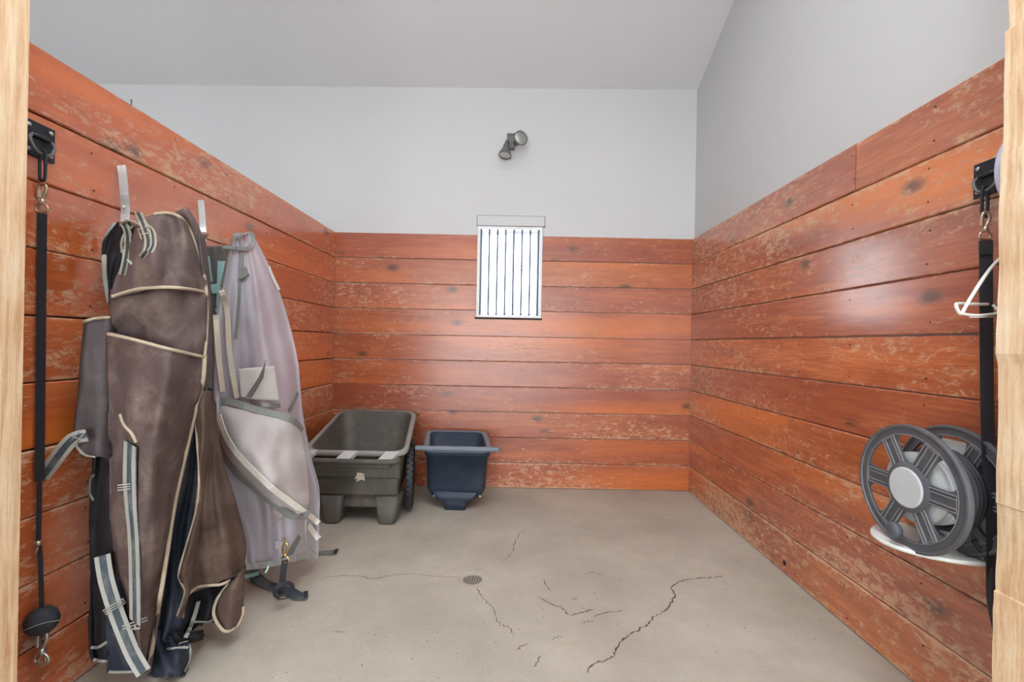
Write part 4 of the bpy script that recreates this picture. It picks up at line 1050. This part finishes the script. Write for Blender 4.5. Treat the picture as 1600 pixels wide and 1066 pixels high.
# ---- lavender-grey mesh fly sheet
fs_ = empty('fly_sheet', (-1.2, 2.35, 0.1), 'pale grey mesh fly sheet with white tape bands hanging next to the tub cart', 'blanket')
fE = lambda u, v: 0.030 * sin(PI2 * (1.7 * u + 0.15)) * min(1, v * 2.5) + 0.014 * sin(PI2 * (3.6 * u + 0.5 * v)) * min(1, v * 2) + 0.008 * sin(PI2 * (5.3 * u - 0.4 * v))
me_, tE = sheet('mesh_body', [
    [(364, 368, 2.16), (374, 367, 2.18), (384, 366, 2.22), (395, 366, 2.28)],
    [(356, 405, 2.10), (376, 405, 2.14), (396, 406, 2.20), (417, 408, 2.32)],
    [(344, 455, 2.05), (376, 456, 2.10), (406, 456, 2.18), (437, 456, 2.34)],
    [(336, 510, 2.04), (376, 510, 2.08), (414, 510, 2.17), (453, 510, 2.36)],
    [(334, 570, 2.04), (378, 570, 2.08), (424, 570, 2.16), (466, 570, 2.37)],
    [(334, 640, 2.04), (382, 640, 2.08), (428, 640, 2.15), (472, 642, 2.36)],
    [(344, 715, 2.04), (392, 715, 2.08), (440, 715, 2.16), (486, 716, 2.36)],
    [(362, 770, 2.05), (408, 770, 2.09), (452, 768, 2.17), (498, 764, 2.36)],
    [(376, 825, 2.06), (416, 825, 2.10), (456, 822, 2.18), (498, 820, 2.34)],
    [(385, 886, 2.08), (418, 882, 2.12), (456, 874, 2.20), (496, 874, 2.34)]], M['mesh'], fs_, 40, 80, fE, thick=0.003)
bf, tH = sheet('belly_flap', [
    [(340, 632, 2.02), (352, 626, 2.00), (404, 640, 2.02), (452, 653, 2.10), (472, 674, 2.20)],
    [(332, 652, 2.02), (356, 650, 1.97), (404, 668, 1.98), (450, 684, 2.06), (476, 700, 2.18)],
    [(342, 692, 2.02), (370, 694, 1.96), (410, 706, 1.96), (450, 718, 2.04), (480, 728, 2.17)],
    [(362, 732, 2.03), (388, 734, 1.98), (418, 742, 1.97), (454, 752, 2.04), (483, 760, 2.16)],
    [(400, 769, 2.04), (418, 771, 2.00), (436, 776, 2.00), (460, 780, 2.05), (485, 785, 2.15)],
    [(446, 802, 2.08), (452, 804, 2.06), (460, 806, 2.07), (468, 806, 2.09), (478, 802, 2.14)]], M['flap'], fs_, 34, 40,
    lambda u, v: 0.016 * sin(PI2 * (1.1 * v - 0.9 * u)) + 0.008 * sin(PI2 * (2.2 * v + 1.5 * u)))
strap_on([(338, 640), (352, 627), (404, 641), (452, 654), (472, 674)], [tH], fs_, 0.030, 'greybind', 'top_binding', 0.006)
strap_on([(334, 646), (343, 690), (364, 730), (404, 769), (446, 801), (466, 808), (482, 798)], [tH], fs_, 0.045, 'greybind', 'edge_binding', 0.006)
strap_on([(341, 649), (354, 684), (376, 715), (417, 756), (450, 782), (474, 800)], [tH], fs_, 0.034, 'reflect', 'tape_band', 0.010)
strap_on([(385, 886), (418, 882), (456, 874), (478, 868)], [tE], fs_, 0.030, 'stitch', 'hem', 0.005)
piping([(478, 812), (477, 836), (482, 856), (495, 874)], [tE], fs_, 'stitch', 0.008, 'corner_binding')
for a_, b_ in (((484, 806), (498, 818)), ((482, 822), (498, 842))): strap_on([a_, b_], [tE], fs_, 0.026, 'reflect', 'tape_band', 0.008)
strap_on([(346, 454), (353, 476), (356, 500), (358, 540), (363, 580), (371, 622)], [tE], fs_, 0.021, 'cream', 'elastic_strap', 0.03)
strap_on([(337, 492), (339, 520), (341, 548), (344, 580), (348, 612)], [tE], fs_, 0.021, 'cream', 'elastic_strap', 0.03)
strap_on([(365, 369), (358, 392), (352, 420), (346, 448)], [tE], fs_, 0.024, 'greybind', 'neck_strap', 0.025)
strap_on([(364, 368), (380, 366), (394, 366), (394, 380), (388, 388), (376, 389), (362, 387), (348, 386)], [tE], fs_, 0.018, 'greybind', 'neck_strap', 0.016)
strap_on([(370, 370), (376, 384), (378, 402), (376, 420)], [tE], fs_, 0.016, 'greybind', 'neck_strap', 0.010)
strap_on([(377, 420), (382, 434)], [tE], fs_, 0.046, 'greybind', 'square_patch', 0.014, 0.008)
strap_on([(375, 436), (374, 460), (371, 500), (368, 530)], [tE], fs_, 0.016, 'greybind', 'inner_strap', 0.004)
pp, tPp = sheet('cream_patch', [
    [(372, 577, 2.02), (400, 574, 2.05), (429, 572, 2.10)],
    [(374, 600, 2.02), (404, 600, 2.05), (434, 602, 2.10)],
    [(376, 622, 2.02), (406, 625, 2.05), (438, 627, 2.10)]], M['patch'], fs_, 12, 10, None, 0.004)
mb = MB(); mb.add([P(415, 562, 2.02), P(411, 590, 2.02), P(392, 622, 2.01), P(384, 620, 2.01), P(404, 590, 2.02), P(412, 572, 2.02)] , [(0, 1, 2, 3, 4, 5)])
v_ = list(mb.v); mb.add([q + Vector((0, 0.004, 0)) for q in v_], [(5, 4, 3, 2, 1, 0)]); mb.add([v for k in range(6) for v in (v_[k], v_[(k + 1) % 6], v_[(k + 1) % 6] + Vector((0, 0.004, 0)), v_[k] + Vector((0, 0.004, 0)))], [(4 * k, 4 * k + 1, 4 * k + 2, 4 * k + 3) for k in range(6)])
mb.build('dark_gusset', M['taupe'], fs_)
strap_on([(410, 632), (424, 634), (438, 634)], [tE], fs_, 0.020, 'greybind', 'patch_binding', 0.05)
strap_on([(451, 642), (458, 630), (466, 614)], [tE], fs_, 0.024, 'greybind', 'loop', 0.010)
mb = MB(); c_ = pinned([(420, 416), (424, 428), (436, 453)], [tE], 0.010); mb.ribbon(c_, 0.012, FACE, 0.006); mb.build('snap_fastener', M['zinc'], fs_)
strap_on([(430, 808), (436, 800)], [tE], fs_, 0.05, 'flap', 'square_patch', 0.010)
strap_on([(437, 846), (436, 858)], [tE], fs_, 0.036, 'flap', 'square_patch', 0.008)
strap_on([(468, 838), (458, 856), (452, 868)], [tE], fs_, 0.030, 'greybind', 'inner_strap', 0.006)

# ---- leg strap with brass clip dangling from the fly sheet
ls = empty('leg_strap', (-1.05, 2.1, 0.0), 'black leg strap with a brass snap dangling from the fly sheet hem', 'strap')
ya = 2.08
mb = MB(); bull_snap(mb, P(446, 850, ya), 0.085); mb.tube(smooth_path([P(445, 840, ya + 0.02), P(447, 846, ya + 0.01), P(446, 852, ya)], 4), 0.003, 6); mb.build('snap', M['brass'], ls)
mb = MB(); mb.ribbon([P(445, 876, ya), P(442, 900, ya), P(439, 932, ya)], 0.026, FACE, 0.004); mb.build('strap', M['webbing'], ls)
mb = MB(); loop = []
for k in range(25):
    a = k * PI2 / 24; loop.append(P(444 + 14.5 * math.cos(a) + 4 * sin(a) * -1, 924 + 12.5 * sin(a), ya - 0.02 + 0.03 * math.cos(a)))
mb.ribbon(loop, 0.022, [tuple((q - P(444, 924, ya)).normalized()) for q in loop], 0.004); mb.build('strap_loop', M['webbing'], ls)
buckle(P(437.5, 934, ya - 0.02), 0.026, 0.022, ls, 'brass')

# ---- straps lying on the floor
def floor_strap(pts, w_, label, mat='strapblue'):
    q = smooth_path([PZ(x, y, z) for x, y, z in pts], 5)
    e = empty('floor_strap', (q[0].x, q[0].y, 0), label, 'strap')
    b_ = MB(); b_.ribbon(q, w_, (0, 0, 1), 0.004); b_.build('webbing', M[mat], e)
    b_ = MB(); b_.ribbon([q[-1] + Vector((0, 0, 0.003)), q[-1] + (q[-2] - q[-1]).normalized() * 0.018 + Vector((0, 0, 0.003))], w_ * 1.04, (0, 0, 1), 0.006); b_.build('stitched_end', M['webbing'], e)
floor_strap([(396, 898, 0.02), (412, 911, 0.006), (430, 918, 0.008), (452, 924, 0.008), (466, 931, 0.012), (481, 930, 0.010)], 0.055, 'slate grey strap lying on the floor under the black leg strap')
floor_strap([(488, 866, 0.006), (502, 864, 0.006), (516, 863, 0.010), (527, 862, 0.012)], 0.045, 'grey-green strap end lying on the floor beyond the fly sheet', 'greybind')

# ---- nail on the partition's top edge
nb = PX(205, 167, XL - 0.02)
mb = MB(); mb.tube([Vector((nb.x, nb.y, TOP - 0.012)), Vector((nb.x, nb.y, TOP + 0.028))], 0.0018, 6); mb.lathe([(0.004, 0), (0.004, 0.001)], Matrix.Translation((nb.x, nb.y, TOP + 0.028)), 8)
tag(mb.build('nail', M['black_iron']), 'thin nail standing on the top edge of the left plank wall', 'nail')

# ---- litter on the concrete
def litter(name, mat, spots, cnt, smin, smax, long_, label, cat):
    mb = MB()
    for _ in range(cnt):
        cx_, cy_, sx_, sy_ = random.choice(spots)
        q = PZ(random.gauss(cx_, sx_), min(max(random.gauss(cy_, sy_), 790), 1060)); s_ = random.uniform(smin, smax); a = random.uniform(0, PI2)
        if q.x > XR - 0.03 or q.x < XL + 0.05 or q.y > YB - 0.05 or (q - DR).length < 0.06 or (q.x < -0.66 and q.y > 2.98) or (-0.74 < q.x < -0.08 and q.y > 3.25): continue
        lx = s_ * (random.uniform(1.5, 4) if long_ else 1); Mq = Matrix.Translation((q.x, q.y, 0.0)) @ Matrix.Rotation(a, 4, 'Z')
        mb.box((-lx, -s_ * 0.6, 0.0003), (lx, s_ * 0.6, s_ * 0.6), 0, Mq)
    o_ = mb.build(name, mat); tag(o_, label, cat, kind='stuff')
litter('straw_litter', M['straw'], [(610, 822, 60, 14), (560, 840, 60, 14), (690, 795, 30, 8), (600, 818, 40, 8), (620, 960, 120, 50), (800, 960, 250, 60)], 300, 0.0016, 0.0036, True, 'pale straw crumbs scattered on the concrete floor', 'litter')
litter('floor_grit', M['pebble'], [(600, 990, 130, 40), (900, 900, 300, 70), (1100, 950, 200, 60)], 90, 0.0012, 0.0028, False, 'dark grit specks scattered on the concrete floor', 'litter')
